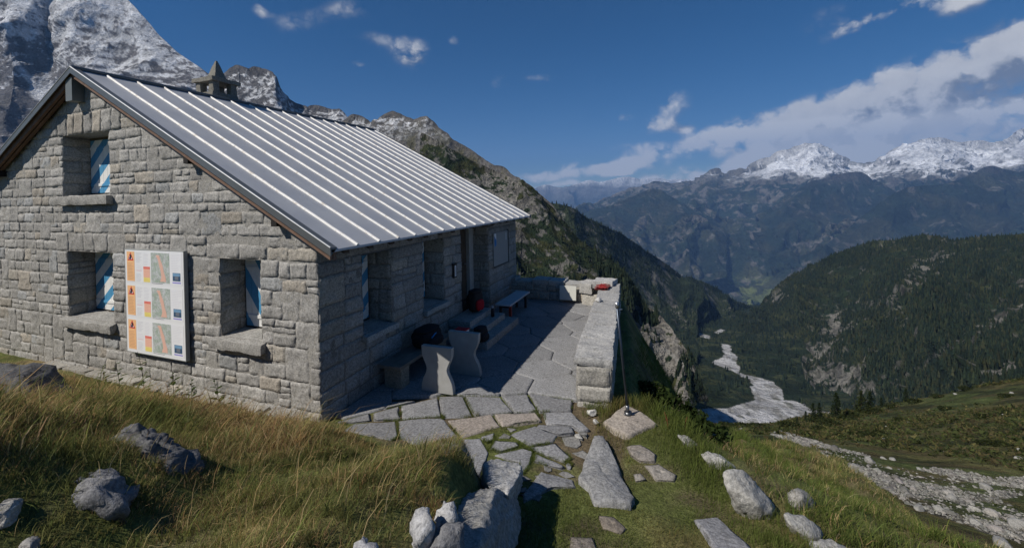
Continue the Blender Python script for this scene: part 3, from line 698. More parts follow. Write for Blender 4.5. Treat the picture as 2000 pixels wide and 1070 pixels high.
SLABS = [c6((20, 215), (210, 168), (222, 208), (110, 222)), c6((225, 165), (370, 128), (378, 200), (228, 208)), c6((380, 126), (585, 78), (605, 185), (387, 202)),
         c6((110, 228), (352, 210), (365, 300), (330, 318), (60, 262)), c6((365, 210), (605, 192), (625, 205), (715, 310), (630, 392), (470, 345), (372, 304)),
         c6((592, 72), (725, 70), (778, 185), (628, 195), (607, 180)), c6((738, 72), (935, 76), (1002, 158), (790, 172)), c6((640, 205), (885, 172), (938, 240), (720, 302)),
         c6((900, 172), (1135, 162), (1165, 205), (945, 238)), c6((945, 70), (1085, 60), (1140, 152), (1012, 158)), c6((1098, 55), (1340, 95), (1330, 150), (1152, 155)),
         c6((1175, 165), (1330, 160), (1430, 255), (1380, 262), (1340, 240), (1200, 225)), c6((1145, 232), (1335, 243), (1345, 275), (1262, 290), (1135, 250)),
         c6((990, 285), (1128, 240), (1252, 292), (1225, 328), (1100, 350)), c6((880, 360), (900, 320), (1030, 330), (1050, 350), (930, 385)), c6((722, 310), (820, 305), (868, 385), (760, 400), (640, 395)),
         c6((826, 300), (900, 278), (895, 318), (862, 330)), c6((1082, 362), (1245, 332), (1330, 420), (1290, 440), (1130, 377)), c6((905, 400), (1060, 362), (1115, 378), (1100, 460), (1055, 505), (1040, 445)),
         c6((1130, 392), (1300, 470), (1280, 480), (1123, 437)), c6((1302, 442), (1330, 450), (1326, 480), (1308, 472)), c6((1160, 150), (1100, 60), (1090, 60), (1140, 150))][:-1]
PINK = {7: (.27, .235, .205), 8: (.29, .255, .225)}
rg = np.random.RandomState(21); tb = MB(); front = []
for i, s in enumerate(SLABS):
    w = [hit(x, y)[0][:2] for x, y in s]
    front.append(np.array(w)); base = np.array(PINK.get(i, (.215, .215, .22)))*rg.uniform(.86, 1.12)
    slab_mesh(tb, w, ground, .016, rg, base, -.010 if i > 10 else .001, .006, i, .009)
    
# small filler stones wedged between the larger flags of the path
fr_ = np.random.RandomState(91); allp = [[tuple(q) for q in s] for s in front]; regn = [tuple(hit(x, y)[0][:2]) for x, y in c6((640, 300), (1180, 220), (1420, 270), (1380, 470), (1120, 640), (1000, 560), (860, 400))]
for _ in range(4000):
    k = fr_.uniform(0, 1, 2); x, y = 2.0+k[0]*2.4, -1.2+k[1]*2.4
    if not in_poly(np.array(x), np.array(y), regn): continue
    n = fr_.randint(4, 7); r = fr_.uniform(.07, .20); a = np.sort(fr_.uniform(0, 6.283, n))
    if np.max(np.diff(np.append(a, a[0]+6.283))) > 2.4: continue
    q = np.stack([x+np.cos(a)*r*fr_.uniform(.8, 1.3, n), y+np.sin(a)*r*.8*fr_.uniform(.8, 1.2, n)], -1); tst = np.concatenate([q, (q+np.roll(q, 1, 0))/2, [[x, y]]])
    if any(in_poly(tst[:, 0], tst[:, 1], s).any() or in_poly(np.array([p_[0] for p_ in s]), np.array([p_[1] for p_ in s]), [tuple(p_) for p_ in q]).any() for s in allp): continue
    allp.append([tuple(p_) for p_ in q]); slab_mesh(tb, q, ground, .008, fr_, np.array([.20, .195, .185])*fr_.uniform(.8, 1.15), .0, .004, 400+len(allp), .010)
# the rest of the terrace: irregular courses behind the traced slabs, cut from jittered cells
sites = []
for iy, y in enumerate(np.arange(-.15, 8.6, .72)):
    for x in np.arange(-.2, 4.6, .95): sites.append((x+.35*(iy % 2)+rg.uniform(-.25, .25), y+rg.uniform(-.18, .18)))
sites = np.array(sites)
terr = [(.02, .0), (3.45, 1.62), (2.82, 7.85), (.02, 7.85)]
fline = np.array(hit(650+10/2.857, 750+212/2.857)[0][:2]), np.array(hit(650+1340/2.857, 750+92/2.857)[0][:2])
fm = [hit(650+x/2.857, 750+y/2.857)[0][:2] for x, y in ((10, 215), (210, 165), (370, 125), (590, 72), (735, 68), (940, 66), (1095, 53), (1340, 93))]
low = [np.array([.02, .15])]+[np.array(p)+np.array([0, .02]) for p in fm]+[np.array([3.5, 1.7]), np.array([2.86, 7.8]), np.array([.02, 7.8])]
def behind(c):
    fx = [p[0] for p in low[:9]]; fy = [p[1] for p in low[:9]]; return c[1] > np.interp(c[0], fx, fy)
for i, s in enumerate(sites):
    poly = [np.array(p) for p in ((s[0]-1.4, s[1]-1.2), (s[0]+1.4, s[1]-1.2), (s[0]+1.4, s[1]+1.2), (s[0]-1.4, s[1]+1.2))]
    for j, o in enumerate(sites):
        if j == i or np.hypot(*(o-s)) > 2.6: continue
        n = o-s; poly = clip_poly(poly, n, n@(o+s)/2)
        if len(poly) < 3: break
    if len(poly) < 3: continue
    # keep inside the terrace
    for a, b in ((np.array([2.86, 7.85]), np.array([3.47, 1.5])), (np.array([.02, 7.85]), np.array([2.86, 7.85])), (np.array([.02, -3]), np.array([.02, 7.85]))):
        n = np.array([-(b-a)[1], (b-a)[0]]); n = n/np.linalg.norm(n)
        if n@(np.array([1.5, 4.])-a) > 0: n = -n
        poly = clip_poly(poly, n, n@a)
        if len(poly) < 3: break
    if len(poly) < 3: continue
    # cut along the back edge of the traced slabs
    for a, b in zip(fm[:-1], fm[1:]):
        mid = (a+b)/2; c = np.mean(poly, 0)
        if not (min(a[0], b[0])-.45 < c[0] < max(a[0], b[0])+.45): continue
        n = np.array([(b-a)[1], -(b-a)[0]]); n = n/np.linalg.norm(n)
        if n[1] > 0: n = -n
        poly = clip_poly(poly, n, n@(a+np.array([0, .015])))
        if len(poly) < 3: break
    if len(poly) < 3: continue
    c = np.mean(poly, 0)
    if not behind(c): continue
    slab_mesh(tb, poly, lambda x, y: x*0, .028, rg, np.array([.225, .225, .228])*rg.uniform(.86, 1.1), .003, .003, 200+i, .005)
terrace = tb.build('terrace', M_SLAB, None, True, kind='structure')

# terrace walls
tw = thing('terrace_wall', 'low granite parapet wall running along the outer edge of the terrace', 'wall', (3.67, 1.78, 0))
A0, A1, B0, B1 = np.array([3.42, 1.75]), np.array([3.94, 1.80]), np.array([2.86, 7.9]), np.array([3.36, 8.0])
Hn, Hf = .60, .50
def facewall(mb, a, b, z0, za, zb, seed, dep=.02, thick=None):
    d = np.append((b-a), 0); L_ = np.linalg.norm(d); d /= L_; N = np.array([d[1], -d[0], 0])
    O = np.append(a, 0); topf = lambda u: za+(zb-za)*np.asarray(u)/L_
    masonry(mb, O, d, np.array([0, 0, 1.]), N, 0, L_, [z0, z0*.5, 0.3, max(za, zb)], (), topf, seed, dep, (.25, .55), .22, .05, (.32, .305, .275), .008, .1)
    mortar_wall(mb, O, d, np.array([0, 0, 1.]), N, 0, L_, z0, topf, ())
o2 = np.array([tw.location.x, tw.location.y])
m_ = MB()
facewall(m_, A0-o2, A1-o2, -.4, Hn, Hn, 31); facewall(m_, A1-o2, B1-o2, -2.2, Hn, Hf, 32); facewall(m_, B0-o2, A0-o2, -.3, Hf, Hn, 33); facewall(m_, B1-o2, B0-o2, -2.2, Hf, Hf, 34)
m_.build('masonry', M_STONE, tw, True)
cuts = [0, .17, .31, .46, .62, .80, 1.]
rg = np.random.RandomState(4)
for i in range(6):
    f0, f1 = cuts[i]+.0015, cuts[i+1]-.0015; e = rg.uniform(-.02, .03)
    q = [A0+(B0-A0)*f0+(-.03-e, 0), A1+(B1-A1)*f0+(.03, 0), A1+(B1-A1)*f1+(.03, 0), A0+(B0-A0)*f1+(-.03-e, 0)]
    c = MB(); z = Hn+(Hf-Hn)*f0; zz = Hn+(Hf-Hn)*f1
    rough_prism(c, np.array(q)-o2, z-.015, z+.125, .045, .022, np.array([.34, .335, .325])*rg.uniform(.92, 1.1), 300+i, (0, 0, zz-z, zz-z), .016)
    c.build('cap_stone', M_STONE, tw, True)
bw = thing('low_stone_wall', 'low dry stone wall closing the far end of the terrace beside the hut corner', 'wall', (1.4, 7.95, 0))
ob = np.array([1.4, 7.95]); m_ = MB(); D0, D1 = np.array([-.35, 7.82]), np.array([2.95, 7.78])
facewall(m_, D0-ob, D1-ob, -.3, .50, .50, 41, .035); facewall(m_, np.array([2.95, 8.3])-ob, np.array([-.35, 8.3])-ob, -2.2, .5, .5, 42)
m_.build('masonry', M_STONE, bw, True)
for i in range(6):
    x0 = -.35+i*.53; c = MB(); rough_prism(c, np.array([(x0+.004, 7.76), (x0+.52, 7.74+.05*rg.random_sample()), (x0+.52, 8.32), (x0+.004, 8.32)])-ob, .49, .58+.08*rg.random_sample(), .05, .016, np.array([.34, .335, .32])*rg.uniform(.85, 1.1), 330+i)
    c.build('cap_stone', M_STONE, bw, True)
# corner block pile (sunlit) where the two walls meet
c = MB(); rough_prism(c, np.array([(2.30, 7.62), (2.85, 7.5), (2.95, 8.1), (2.35, 8.15)])-ob, -.1, .34, .05, .02, (.42, .40, .36), 350); c.build('corner_stone', M_STONE, bw, True)
c = MB(); rough_prism(c, np.array([(2.24, 7.58), (2.62, 7.5), (2.66, 8.1), (2.3, 8.1)])-ob, .36, .66, .05, .02, (.40, .39, .37), 351); c.build('corner_stone', M_STONE, bw, True)
c = MB(); rough_prism(c, np.array([(2.64, 7.5), (3.22, 7.45), (3.3, 8.05), (2.68, 8.1)])-ob, .56, .76, .05, .02, (.42, .41, .40), 352); c.build('corner_stone', M_STONE, bw, True)
# white plate leaning on the far wall
c = MB(); c.hexa([(-.25, -.02, 0), (.25, -.02, 0), (.25, 0, 0), (-.25, 0, 0), (-.25, .05, .41), (.25, .05, .41), (.25, .07, .41), (-.25, .07, .41)], (.55, .55, .5))
link('metal_plate', raw_mesh('metal_plate', np.concatenate(c.v), np.concatenate(c.q), None, np.concatenate(c.c), False, (M_PAINT,)), None, 'pale square metal plate leaning against the low wall at the far end', 'plate', loc=(1.89, 7.60, .13))

# ------------------------------------------------------------------ furniture and things on the terrace
ZT = .04
def support(loc, rz, label, h, w):
    n = 25; f = np.linspace(0, 1, n)
    half = w/2*(1-.33*np.exp(-((f-.50)/.21)**2))
    half = np.where(f < .5, half+w*.03*(1-f*2), half)
    V = []
    th = .045
    for y, k in ((-th, 1), (-th, 1), (th, 1), (th, 1)): pass
    mb = MB(); V = []
    for s in (-1, 1):
        for i in range(n):
            V += [(-half[i]+.006, s*th, f[i]*h), (half[i]-.006, s*th, f[i]*h)]
    V2 = []
    for i in range(n): V2 += [(-half[i], -th+.006, f[i]*h), (-half[i], th-.006, f[i]*h), (half[i], -th+.006, f[i]*h), (half[i], th-.006, f[i]*h)]
    q = []
    for i in range(n-1):
        a = 2*i; q.append((a, a+1, a+3, a+2)); a = 2*n+2*i; q.append((a+1, a, a+2, a+3))
    o = 4*n
    for i in range(n-1):
        a = o+4*i; b = a+4
        q += [(a+1, a, b, b+1), (a+2, a+3, b+3, b+2)]
        q += [(a, 2*i, 2*i+2, b), (2*i+1, a+2, b+2, 2*i+3), (2*n+2*i, a+1, b+1, 2*n+2*i+2), (a+3, 2*n+2*i+1, 2*n+2*i+3, b+3)]
    i = n-1; a = o+4*i; q += [(2*i, 2*i+1, a+2, a), (a, a+2, a+3, a+1), (a+1, a+3, 2*n+2*i+1, 2*n+2*i)]
    mb.add(V+V2, q, None, (.33, .33, .32))
    o = mb.build('table_support', M_CONC, None, False, label=label, cat='table leg', group='concrete table legs without a top', loc=loc); o.rotation_euler.z = rz
support((1.14, 1.39, ZT-.01), 0.02, 'nearer waisted concrete table leg, half of it in sunlight', .76, .57)
support((1.24, 2.17, ZT-.01), 0.0, 'farther waisted concrete table leg standing in the shade behind the sunlit one', .77, .62)
bn = thing('plank_bench', 'weathered wooden plank bench on a stone block against the hut wall', 'bench', (.34, 2.0, ZT))
for k, (x0, x1) in enumerate(((-.24, -.015), (.0, .22))):
    c = MB(); c.box((x0, -.85, .36), (x1, .95, .405+.006*k), np.array([.155, .14, .12])*(1+.15*k)); c.build('seat_plank', M_WOOD, bn)
for y in (-.62, .68):
    c = MB(); rough_prism(c, [(-.18, y-.13), (.17, y-.12), (.17, y+.12), (-.18, y+.13)], -.03, .355, .06, .012, (.25, .24, .2), 400+int(y*10)); c.build('leg', M_STONE, bn, True)
b2 = thing('slab_bench', 'bench of a smooth grey slab on dark and red legs by the hut wall', 'bench', (.72, 6.15, ZT))
c = MB(); c.box((-.22, -.8, .39), (.2, .8, .43), (.42, .43, .45)); c.build('seat', M_CONC, b2)
for y, k in ((-.62, (.26, .03, .02)), (.6, (.03, .03, .03))):
    c = MB(); c.box((.10, y-.03, 0), (.16, y+.03, .388), k); c.box((-.17, y-.03, 0), (-.11, y+.03, .388), (.03, .03, .03)); c.box((-.11, y-.025, .30), (.10, y+.025, .36), (.03, .03, .03)); c.build('leg', M_PAINT, b2)
for i, (x1, ya, yb, z0, z1, lb) in enumerate(((1.16, 3.35, 5.3, .0, .17, 'lowest and longest of the three granite steps before the hut door'), (.88, 3.75, 5.1, .165, .31, 'middle granite step before the hut door'), (.58, 3.72, 5.0, .305, .45, 'topmost granite step right under the hut door sill'))):
    c = MB(); rough_prism(c, np.array([(.02, ya), (x1, ya), (x1, yb), (.02, yb)])-np.array([.5, 4.2]), z0, z1, .06, .008, (.30, .295, .28), 420+i)
    c.build('door_step', M_SLAB, None, True, label=lb, cat='step', group='steps at the hut door', loc=(.5, 4.2, 0.02))
def soft(mb, c, s, col, p=2.6, amp=.06, seed=0, nu=20, nv=14, flat=True):
    th, ph = np.meshgrid(np.linspace(0, 2*np.pi, nu+1), np.linspace(-np.pi/2, np.pi/2, nv), indexing='ij')
    e = 2/p; sg = lambda v: np.sign(v)*np.abs(v)**e
    d = np.stack([sg(np.cos(ph)*np.cos(th)), sg(np.cos(ph)*np.sin(th)), sg(np.sin(ph))], -1)
    d = d*(1+amp*fbm(d*2.4+seed, 3, seed)[..., None]); Pm = np.array(c)+d*np.array(s)/2
    mb.add(Pm.reshape(-1, 3), gridquads(nu+1, nv), None, col)
def pack(name, label, loc, rz, s, col, acc, cat='backpack', straps=True):
    t = thing(name, label, cat, loc, None, rz); w, d, h = s
    c = MB(); soft(c, (0, 0, h*.48), (w, d, h*.96), col, 3.4, .07, 3); c.build('body', M_CLOTH, t, True)
    c = MB(); soft(c, (0, d*.02, h*.93), (w*.92, d*.95, h*.22), col, 3., .06, 5); c.build('lid', M_CLOTH, t, True)
    c = MB(); soft(c, (0, -d*.5, h*.34), (w*.72, d*.4, h*.5), acc, 3.2, .06, 7); c.build('pocket', M_CLOTH, t, True)
    if straps:
        for sx_ in (-1, 1):
            c = MB(); f = np.linspace(0, 1, 10); c.tube(np.stack([sx_*w*.24+f*0, d*.45+.08*np.sin(f*math.pi), h*(.15+.7*f)], -1), .014, (.02, .02, .02), 6); c.build('strap', M_CLOTH, t, True)
    return t
pack('backpack', 'bulky black backpack with a blue strip lying on the plank bench', (.42, 2.22, ZT+.41), 1.5, (.62, .38, .34), (.018, .018, .02), (.02, .02, .024))
c = MB(); c.tube([(.62, 2.06, .66), (.60, 2.2, .69), (.58, 2.34, .70)], .014, (.03, .22, .5), 6); 
o = c.build('strap', M_CLOTH, None, True); o.parent = bpy.data.objects['backpack']; bpy.context.view_layer.update(); o.matrix_parent_inverse = bpy.data.objects['backpack'].matrix_world.inverted()
pack('backpack', 'red and black rucksack standing on the top door step', (.34, 4.52, .485), 1.35, (.40, .26, .52), (.025, .022, .022), (.34, .012, .02))
c = MB(); c.tube([(.03, 0, 0), (.03, 0, .001)], .01); 
bt = thing('bottle', 'dark drinking bottle with a pale cap on the middle door step', 'bottle', (.70, 4.72, .335))
c = MB(); c.tube([(0, 0, 0), (0, 0, .16), (0, 0, .19), (0, 0, .21)], [.045, .045, .035, .024], (.02, .02, .025), 12); c.build('body', M_PAINT, bt, True)
c = MB(); c.tube([(0, 0, .2105), (0, 0, .25)], .026, (.5, .5, .52), 12); c.build('cap', M_PAINT, bt, True)
pack('bag', 'black bag standing on the lowest door step behind the concrete table leg', (.98, 3.42, .19), 1.4, (.34, .24, .30), (.02, .02, .022), (.024, .024, .026), 'bag', False)
bx = thing('food_box', 'small white box with a red lid on the terrace bench end', 'box', (.80, 2.92, ZT)); 
c = MB(); c.box((-.16, -.12, 0), (.16, .12, .40), (.1, .09, .08)); c.build('crate', M_WOOD, bx)
c = MB(); c.box((-.12, -.08, .4005), (.12, .08, .53), (.55, .55, .6)); c.build('carton', M_PAINT, bx)
c = MB(); c.box((-.124, -.084, .5305), (.124, .084, .555), (.4, .02, .03)); c.build('lid', M_PAINT, bx)
# wall fittings on the long wall
np_ = thing('notice_panel', 'grey panel with a blue and white corner mark on the shaded wall', 'panel', (.045, 6.95, 1.72))
c = MB(); c.box((-.03, -.56, -.48), (0, .56, .48), (.27, .27, .265)); c.build('board', M_PAINT, np_)
c = MB(); c.box((-.035, .565, -.52), (.015, .60, .50), (.05, .05, .05)); c.box((-.035, -.5, -.52), (.012, .56, -.485), (.06, .06, .06)); c.build('frame', M_PAINT, np_)
c = MB(); c.add([(.0015, -.50, .08), (.0015, -.36, .30), (.0015, -.36, .46), (.0015, -.50, .46)], [(0, 1, 2, 3)], None, (.7, .7, .72)); c.add([(.003, -.50, .08), (.003, -.36, .12), (.003, -.36, .26), (.003, -.50, .40)], [(0, 1, 2, 3)], None, (.03, .17, .42)); c.build('flag_mark', M_PAINT, np_)
c = MB(); c.box((.0005, .36, .2), (.004, .44, .42), (.45, .45, .47)); c.build('label_plate', M_PAINT, np_)
lt = thing('wall_thermometer', 'small black plaque with a white scale on the shaded wall between window and door', 'thermometer', (.045, 4.05, 1.54))
c = MB(); c.box((-.02, -.075, -.16), (.02, .075, .16), (.02, .02, .02)); c.box((-.02, -.09, .16), (.03, .09, .175), (.02, .02, .02)); c.build('plaque', M_PAINT, lt)
c = MB(); c.box((.0205, -.035, -.125), (.024, .035, .125), (.72, .72, .74)); c.build('scale', M_PAINT, lt)
c = MB(); c.box((.0245, -.006, -.1), (.0258, .006, .09), (.05, .05, .05)); c.build('glass_tube', M_PAINT, lt)
# red cloth and a loose stone on the parapet
cl = MB(); n = 22; S, T = np.meshgrid(np.linspace(-1, 1, n), np.linspace(-1, 1, n), indexing='ij')
Pc = np.stack([S*.18+.05*fbm(np.stack([S*2, T*2, S*0+4], -1), 3, 1), T*.26+.05*fbm(np.stack([S*2, T*2, S*0+9], -1), 3, 2), .03+.07*np.abs(fbm(np.stack([S*2.6, T*2.6, S*0], -1), 4, 3))*(1-.5*S**2)+.02*(1-np.maximum(abs(S), abs(T)))], -1)
tt = fbm(np.stack([S*1.5, T*1.5, S*0+2], -1), 3, 8); ccol_ = mixc(np.array([.24, .025, .025]), np.array([.15, .085, .075]), sst(-.1, .15, tt))
cl.add(Pc.reshape(-1, 3), gridquads(n, n), None, ccol_.reshape(-1, 3)); Pb = Pc.copy(); Pb[..., 2] = np.minimum(Pb[..., 2]-.012, .0); cl.add(Pb.reshape(-1, 3), gridquads(n, n)[:, ::-1], None, ccol_.reshape(-1, 3))
cl.build('red_jacket', M_CLOTH, None, True, label='crumpled red jacket lying on the far end of the parapet wall', cat='jacket', loc=(3.0, 7.15, .655))

# ------------------------------------------------------------------ rocks
def ico(sub):
    bm = bmesh.new(); bmesh.ops.create_icosphere(bm, subdivisions=sub, radius=1.); V = np.array([v.co for v in bm.verts]); T = np.array([[v.index for v in f.verts] for f in bm.faces]); bm.free(); return V, T
ICO = {k: ico(k) for k in (2, 3, 4, 5, 6)}
def rock_mesh(size, seed, sub=5, cuts=9, cutd=(.5, .85), amp=.10, fine=.03, col=(.34, .335, .32), planes=()):
    V, T = ICO[sub]; V = V.copy(); rg = np.random.RandomState(seed)
    for i in range(cuts):
        n = rg.normal(size=3); n /= np.linalg.norm(n); d = rg.uniform(*cutd); k = np.maximum(0, V@n-d); V = V-k[:, None]*n*.94
    for n, d in planes:
        n = np.array(n, float); n /= np.linalg.norm(n); k = np.maximum(0, V@n-d); V = V-k[:, None]*n*.97
    r = np.linalg.norm(V, axis=1, keepdims=True); D = V/r
    V = V+D*(amp*fbm(V*1.5+seed, 4, seed)[:, None]+fine*ridged(V*5+seed, 4, seed+3)[:, None])
    V = V*np.array(size)/2
    V[:, 2] += .5*fine*size[2]*0
    c = np.array(col)*(1+.15*fbm(V*3+seed, 3, 5)[:, None])
    return raw_mesh('rock', V, None, T, c, True, (M_ROCK,))
def boulder(name, label, px, py, size, seed, rz=0., sink=.25, cat='boulder', group=None, tilt=(0, 0), fn=ground, **kw):
    G, D = hit(px, py, fn=fn); me = rock_mesh(size, seed, **kw); me.name = name
    o = link(name, me, None, label, cat, group, None, (G[0], G[1], G[2]+size[2]*(.5-sink))); o.rotation_euler = (tilt[0], tilt[1], rz+YAW); return o
boulder('boulder', 'small pale rock at the bottom left edge', 6, 1005, (.16, .2, .14), 38, .3, .5, amp=.12, col=(.34, .33, .31))
# the boulders at the end of the grass bank
def rock_at(name, label, p, size, seed, rz=0., cat='boulder', tilt=(0, 0), **kw):
    me = rock_mesh(size, seed, **kw); me.name = name; o = link(name, me, None, label, cat, None, None, p); o.rotation_euler = (tilt[0], tilt[1], rz); return o
ROCKS = []
def hull_rock(label, pts, seed, col, amp=.03, fine=.012, cat='boulder', cell=.045, smooth=2):
    """an angular rock: the hull of a few corner points, subdivided, its arrises eased and its faces roughened"""
    pts = np.array(pts, float); c = pts.mean(0); bm = bmesh.new(); vd = (CP-c)[:2]/np.linalg.norm((CP-c)[:2]); rr_ = .5*float(np.ptp(pts[:, :2], 0).mean()); ROCKS.append((c[0]+vd[0]*.22*rr_, c[1]+vd[1]*.22*rr_, rr_))
    for q in pts-c: bm.verts.new(q)
    r = bmesh.ops.convex_hull(bm, input=bm.verts); bmesh.ops.delete(bm, geom=[e for e in r['geom_unused'] if isinstance(e, bmesh.types.BMVert)], context='VERTS')
    for _ in range(6):
        ed = [e for e in bm.edges if e.calc_length() > cell*1.6]
        if not ed: break
        bmesh.ops.subdivide_edges(bm, edges=ed, cuts=1, use_grid_fill=True); bmesh.ops.triangulate(bm, faces=bm.faces)
    for _ in range(smooth): bmesh.ops.smooth_vert(bm, verts=bm.verts, factor=.5, use_axis_x=True, use_axis_y=True, use_axis_z=True)
    bm.normal_update(); V = np.array([v.co for v in bm.verts]); N = np.array([v.normal for v in bm.verts]); T = np.array([[v.index for v in f.verts] for f in bm.faces]); bm.free()
    V = V*1.05+N*(amp*fbm(V*3.2+seed, 4, seed)+fine*ridged(V*11+seed, 4, seed+2))[:, None]
    cc = np.array(col)*(1+.15*fbm(V*4+seed, 3, 5)[:, None])
    return link('boulder', raw_mesh('boulder', V, None, T, cc, True, (M_ROCK,)), None, label, cat, None, None, c)
def hp(bx, by, *a):
    """corner points of a rock standing on the ground seen at (bx, by): photo position and depth behind that spot"""
    D = hit(bx, by)[1]; P = [at(x, y, D+d) for x, y, d in a]; c = np.mean(P, 0)
    return P+[q*.75+c*.25-np.array([0, 0, .16+.25*float(c[2]-q[2])]) for q in P if q[2] < c[2]]
def pz(*a): return [onz(x, y, z) for x, y, z in a]
hull_rock('pale flat-topped block at the tip of the grass bank beside the paving', pz((946, 902, .60), (985, 898, .58), (1019, 908, .55), (1015, 925, .57), (992, 968, .66), (955, 948, .66), (960, 905, .0), (1022, 950, .05), (1000, 1000, .2), (940, 960, .3)), 51, (.37, .365, .355))
hull_rock('big dark-faced boulder holding the end of the grass bank', pz((905, 968, .80), (968, 953, .76), (950, 1010, .88), (930, 1078, 1.0), (845, 1085, 1.0), (880, 1010, .9), (1018, 985, .30), (1012, 1020, .3), (1004, 1085, .36), (930, 1000, .1), (985, 960, .5)), 52, (.27, .265, .255), .035, .02)
hull_rock('upright pointed white rock left of the big dark-faced boulder', hp(870, 1040, (856, 994, -.1), (868, 984, -.05), (884, 982, -.1), (890, 1015, -.2), (884, 1045, -.25), (852, 1045, -.22), (858, 1015, -.22), (872, 1000, .2)), 53, (.37, .37, .37), .035, .028, 'boulder', .035, 1)
hull_rock('slanting white rock low in the bank near the bottom edge', hp(825, 1060, (803, 1006, -.1), (818, 997, -.05), (838, 994, -.1), (844, 1012, -.2), (826, 1044, -.26), (808, 1066, -.25), (803, 1035, -.2), (852, 1070, -.2), (825, 1010, .2)), 54, (.37, .37, .375), .035, .028, 'boulder', .035, 1)
hull_rock('wedge shaped dark rock between the slanting white rock and the big dark-faced boulder', hp(865, 1075, (842, 1035, -.2), (872, 1020, -.2), (908, 1018, -.2), (912, 1085, -.3), (820, 1090, -.3), (850, 1060, -.34), (880, 1040, .1)), 55, (.17, .17, .175), .03, .015, 'boulder', .04, 1)
hull_rock('small white rock half hidden in grass at the bottom edge', hp(715, 1075, (688, 1060, -.1), (705, 1050, -.08), (722, 1049, -.1), (742, 1066, -.15), (738, 1085, -.2), (695, 1085, -.2), (715, 1060, .15)), 56, (.35, .35, .36), .035, .028, 'boulder', .035, 1)
sunk = hull_rock('peaked grey boulder in the tall grass below the information board', hp(300, 885, (213, 846, .15), (240, 822, .1), (268, 809, .15), (300, 817, .15), (330, 836, .1), (362, 860, .05), (398, 884, .1), (300, 905, -.2), (225, 895, -.12), (340, 905, -.15), (290, 850, -.12), (300, 860, .7), (380, 900, .4), (230, 880, .5)), 23, (.125, .125, .13), .06, .045, 'boulder', .04, 1); sunk.location.z -= .09
sunk = hull_rock('low rounded grey rock sunk in the grass at lower left', hp(190, 958, (118, 930, .1), (150, 908, .12), (190, 899, .15), (228, 907, .1), (264, 935, .1), (250, 968, -.08), (180, 975, -.15), (120, 962, -.1), (190, 925, -.1), (200, 940, .4), (250, 950, .3)), 35, (.18, .18, .187), .045, .035, 'boulder', .04, 1); sunk.location.z -= .08
sunk = hull_rock('long low grey rock at the bottom left corner', hp(55, 1060, (25, 1045, .05), (58, 1022, .1), (84, 1032, .05), (72, 1070, -.05), (35, 1075, -.05), (58, 1042, -.08), (60, 1055, .25)), 37, (.27, .265, .26), .02, .012); sunk.location.z -= .05
sunk = hull_rock('big dark boulder at the left edge in front of the hut wall', hp(80, 785, (-60, 740, .2), (-20, 712, .2), (40, 709, .2), (95, 714, .15), (125, 738, .1), (152, 768, .15), (160, 795, .1), (80, 800, -.5), (0, 800, -.5), (120, 800, -.3), (60, 745, -.35), (20, 735, -.35), (60, 770, .8), (-60, 790, 0.)), 12, (.10, .10, .105), .07, .035, 'boulder', .07); sunk.location.z -= 0
# stones along the outer edge of the path
EC = (.36, .35, .325)
hull_rock('large pale oblong boulder on the outer edge of the grassy path', hp(1470, 1000, (1413, 922, .05), (1432, 915, .1), (1452, 918, .12), (1480, 945, .1), (1505, 975, .08), (1514, 992, .0), (1510, 1006, -.1), (1475, 1002, -.12), (1438, 978, -.1), (1418, 945, -.02), (1470, 970, .5), (1460, 1030, .2), (1440, 950, -.06), (1480, 985, -.17)), 61, EC, .012, .016, 'boulder', .04, 1)
hull_rock('flat pale edge stone just above the large oblong boulder', hp(1405, 912, (1368, 886, .1), (1378, 879, .12), (1400, 882, .1), (1428, 900, .05), (1444, 918, .0), (1425, 922, -.06), (1400, 908, -.04), (1378, 898, 0), (1410, 930, .3), (1410, 895, -.02)), 62, EC, .012, .016, 'boulder', .04, 1)
hull_rock('thin white stone at the lip of the path beyond the pole rock', hp(1345, 868, (1324, 848, .05), (1336, 846, .08), (1352, 856, .05), (1366, 870, 0), (1362, 878, -.05), (1345, 870, -.06), (1330, 858, -.02), (1350, 885, .2)), 63, EC, .012, .016, 'boulder', .04, 1)
hull_rock('rounded half buried rock in the grass right of the oblong boulder', hp(1565, 985, (1532, 962, .05), (1545, 950, .1), (1562, 948, .12), (1582, 960, .1), (1596, 980, .05), (1590, 1000, 0), (1560, 1000, -.12), (1540, 985, -.06), (1565, 965, -.06), (1565, 1000, .5)), 64, (.28, .27, .25), .02, .01, smooth=5)
hull_rock('angular white edge stone low on the right of the path', hp(1568, 1045, (1530, 1002, .05), (1540, 998, .08), (1570, 1006, .08), (1600, 1028, .04), (1607, 1042, 0), (1600, 1054, -.08), (1570, 1042, -.1), (1540, 1020, -.06), (1570, 1070, .25), (1570, 1022, -.04)), 65, EC, .012, .016, 'boulder', .04, 1)
hull_rock('flat white edge stone cut by the bottom of the picture', hp(1620, 1080, (1575, 1056, .05), (1595, 1050, .08), (1630, 1054, .08), (1662, 1072, .02), (1655, 1095, -.08), (1600, 1090, -.1), (1575, 1072, -.05), (1620, 1110, .25), (1615, 1065, -.05)), 66, EC, .012, .016, 'boulder', .04, 1)
boulder('boulder', 'small grey stone on the grass slope beside the path lip', 1400, 852, (.22, .16, .12), 67, 0, .3, sub=4, col=(.42, .42, .4))
boulder('boulder', 'small white stone at the foot of the parapet wall end', 1156, 808, (.15, .12, .12), 68, 0, .3, sub=4, col=(.5, .49, .46))
boulder('boulder', 'tiny white stone in the grass between parapet and path', 1163, 826, (.10, .1, .08), 69, 0, .3, sub=4, col=(.5, .49, .46))
rock_at('boulder', 'loose white stone lying on top of the parapet wall', (3.14, 5.55, .70), (.20, .22, .14), 70, .3, sub=4, col=(.52, .51, .49), cat='stone')

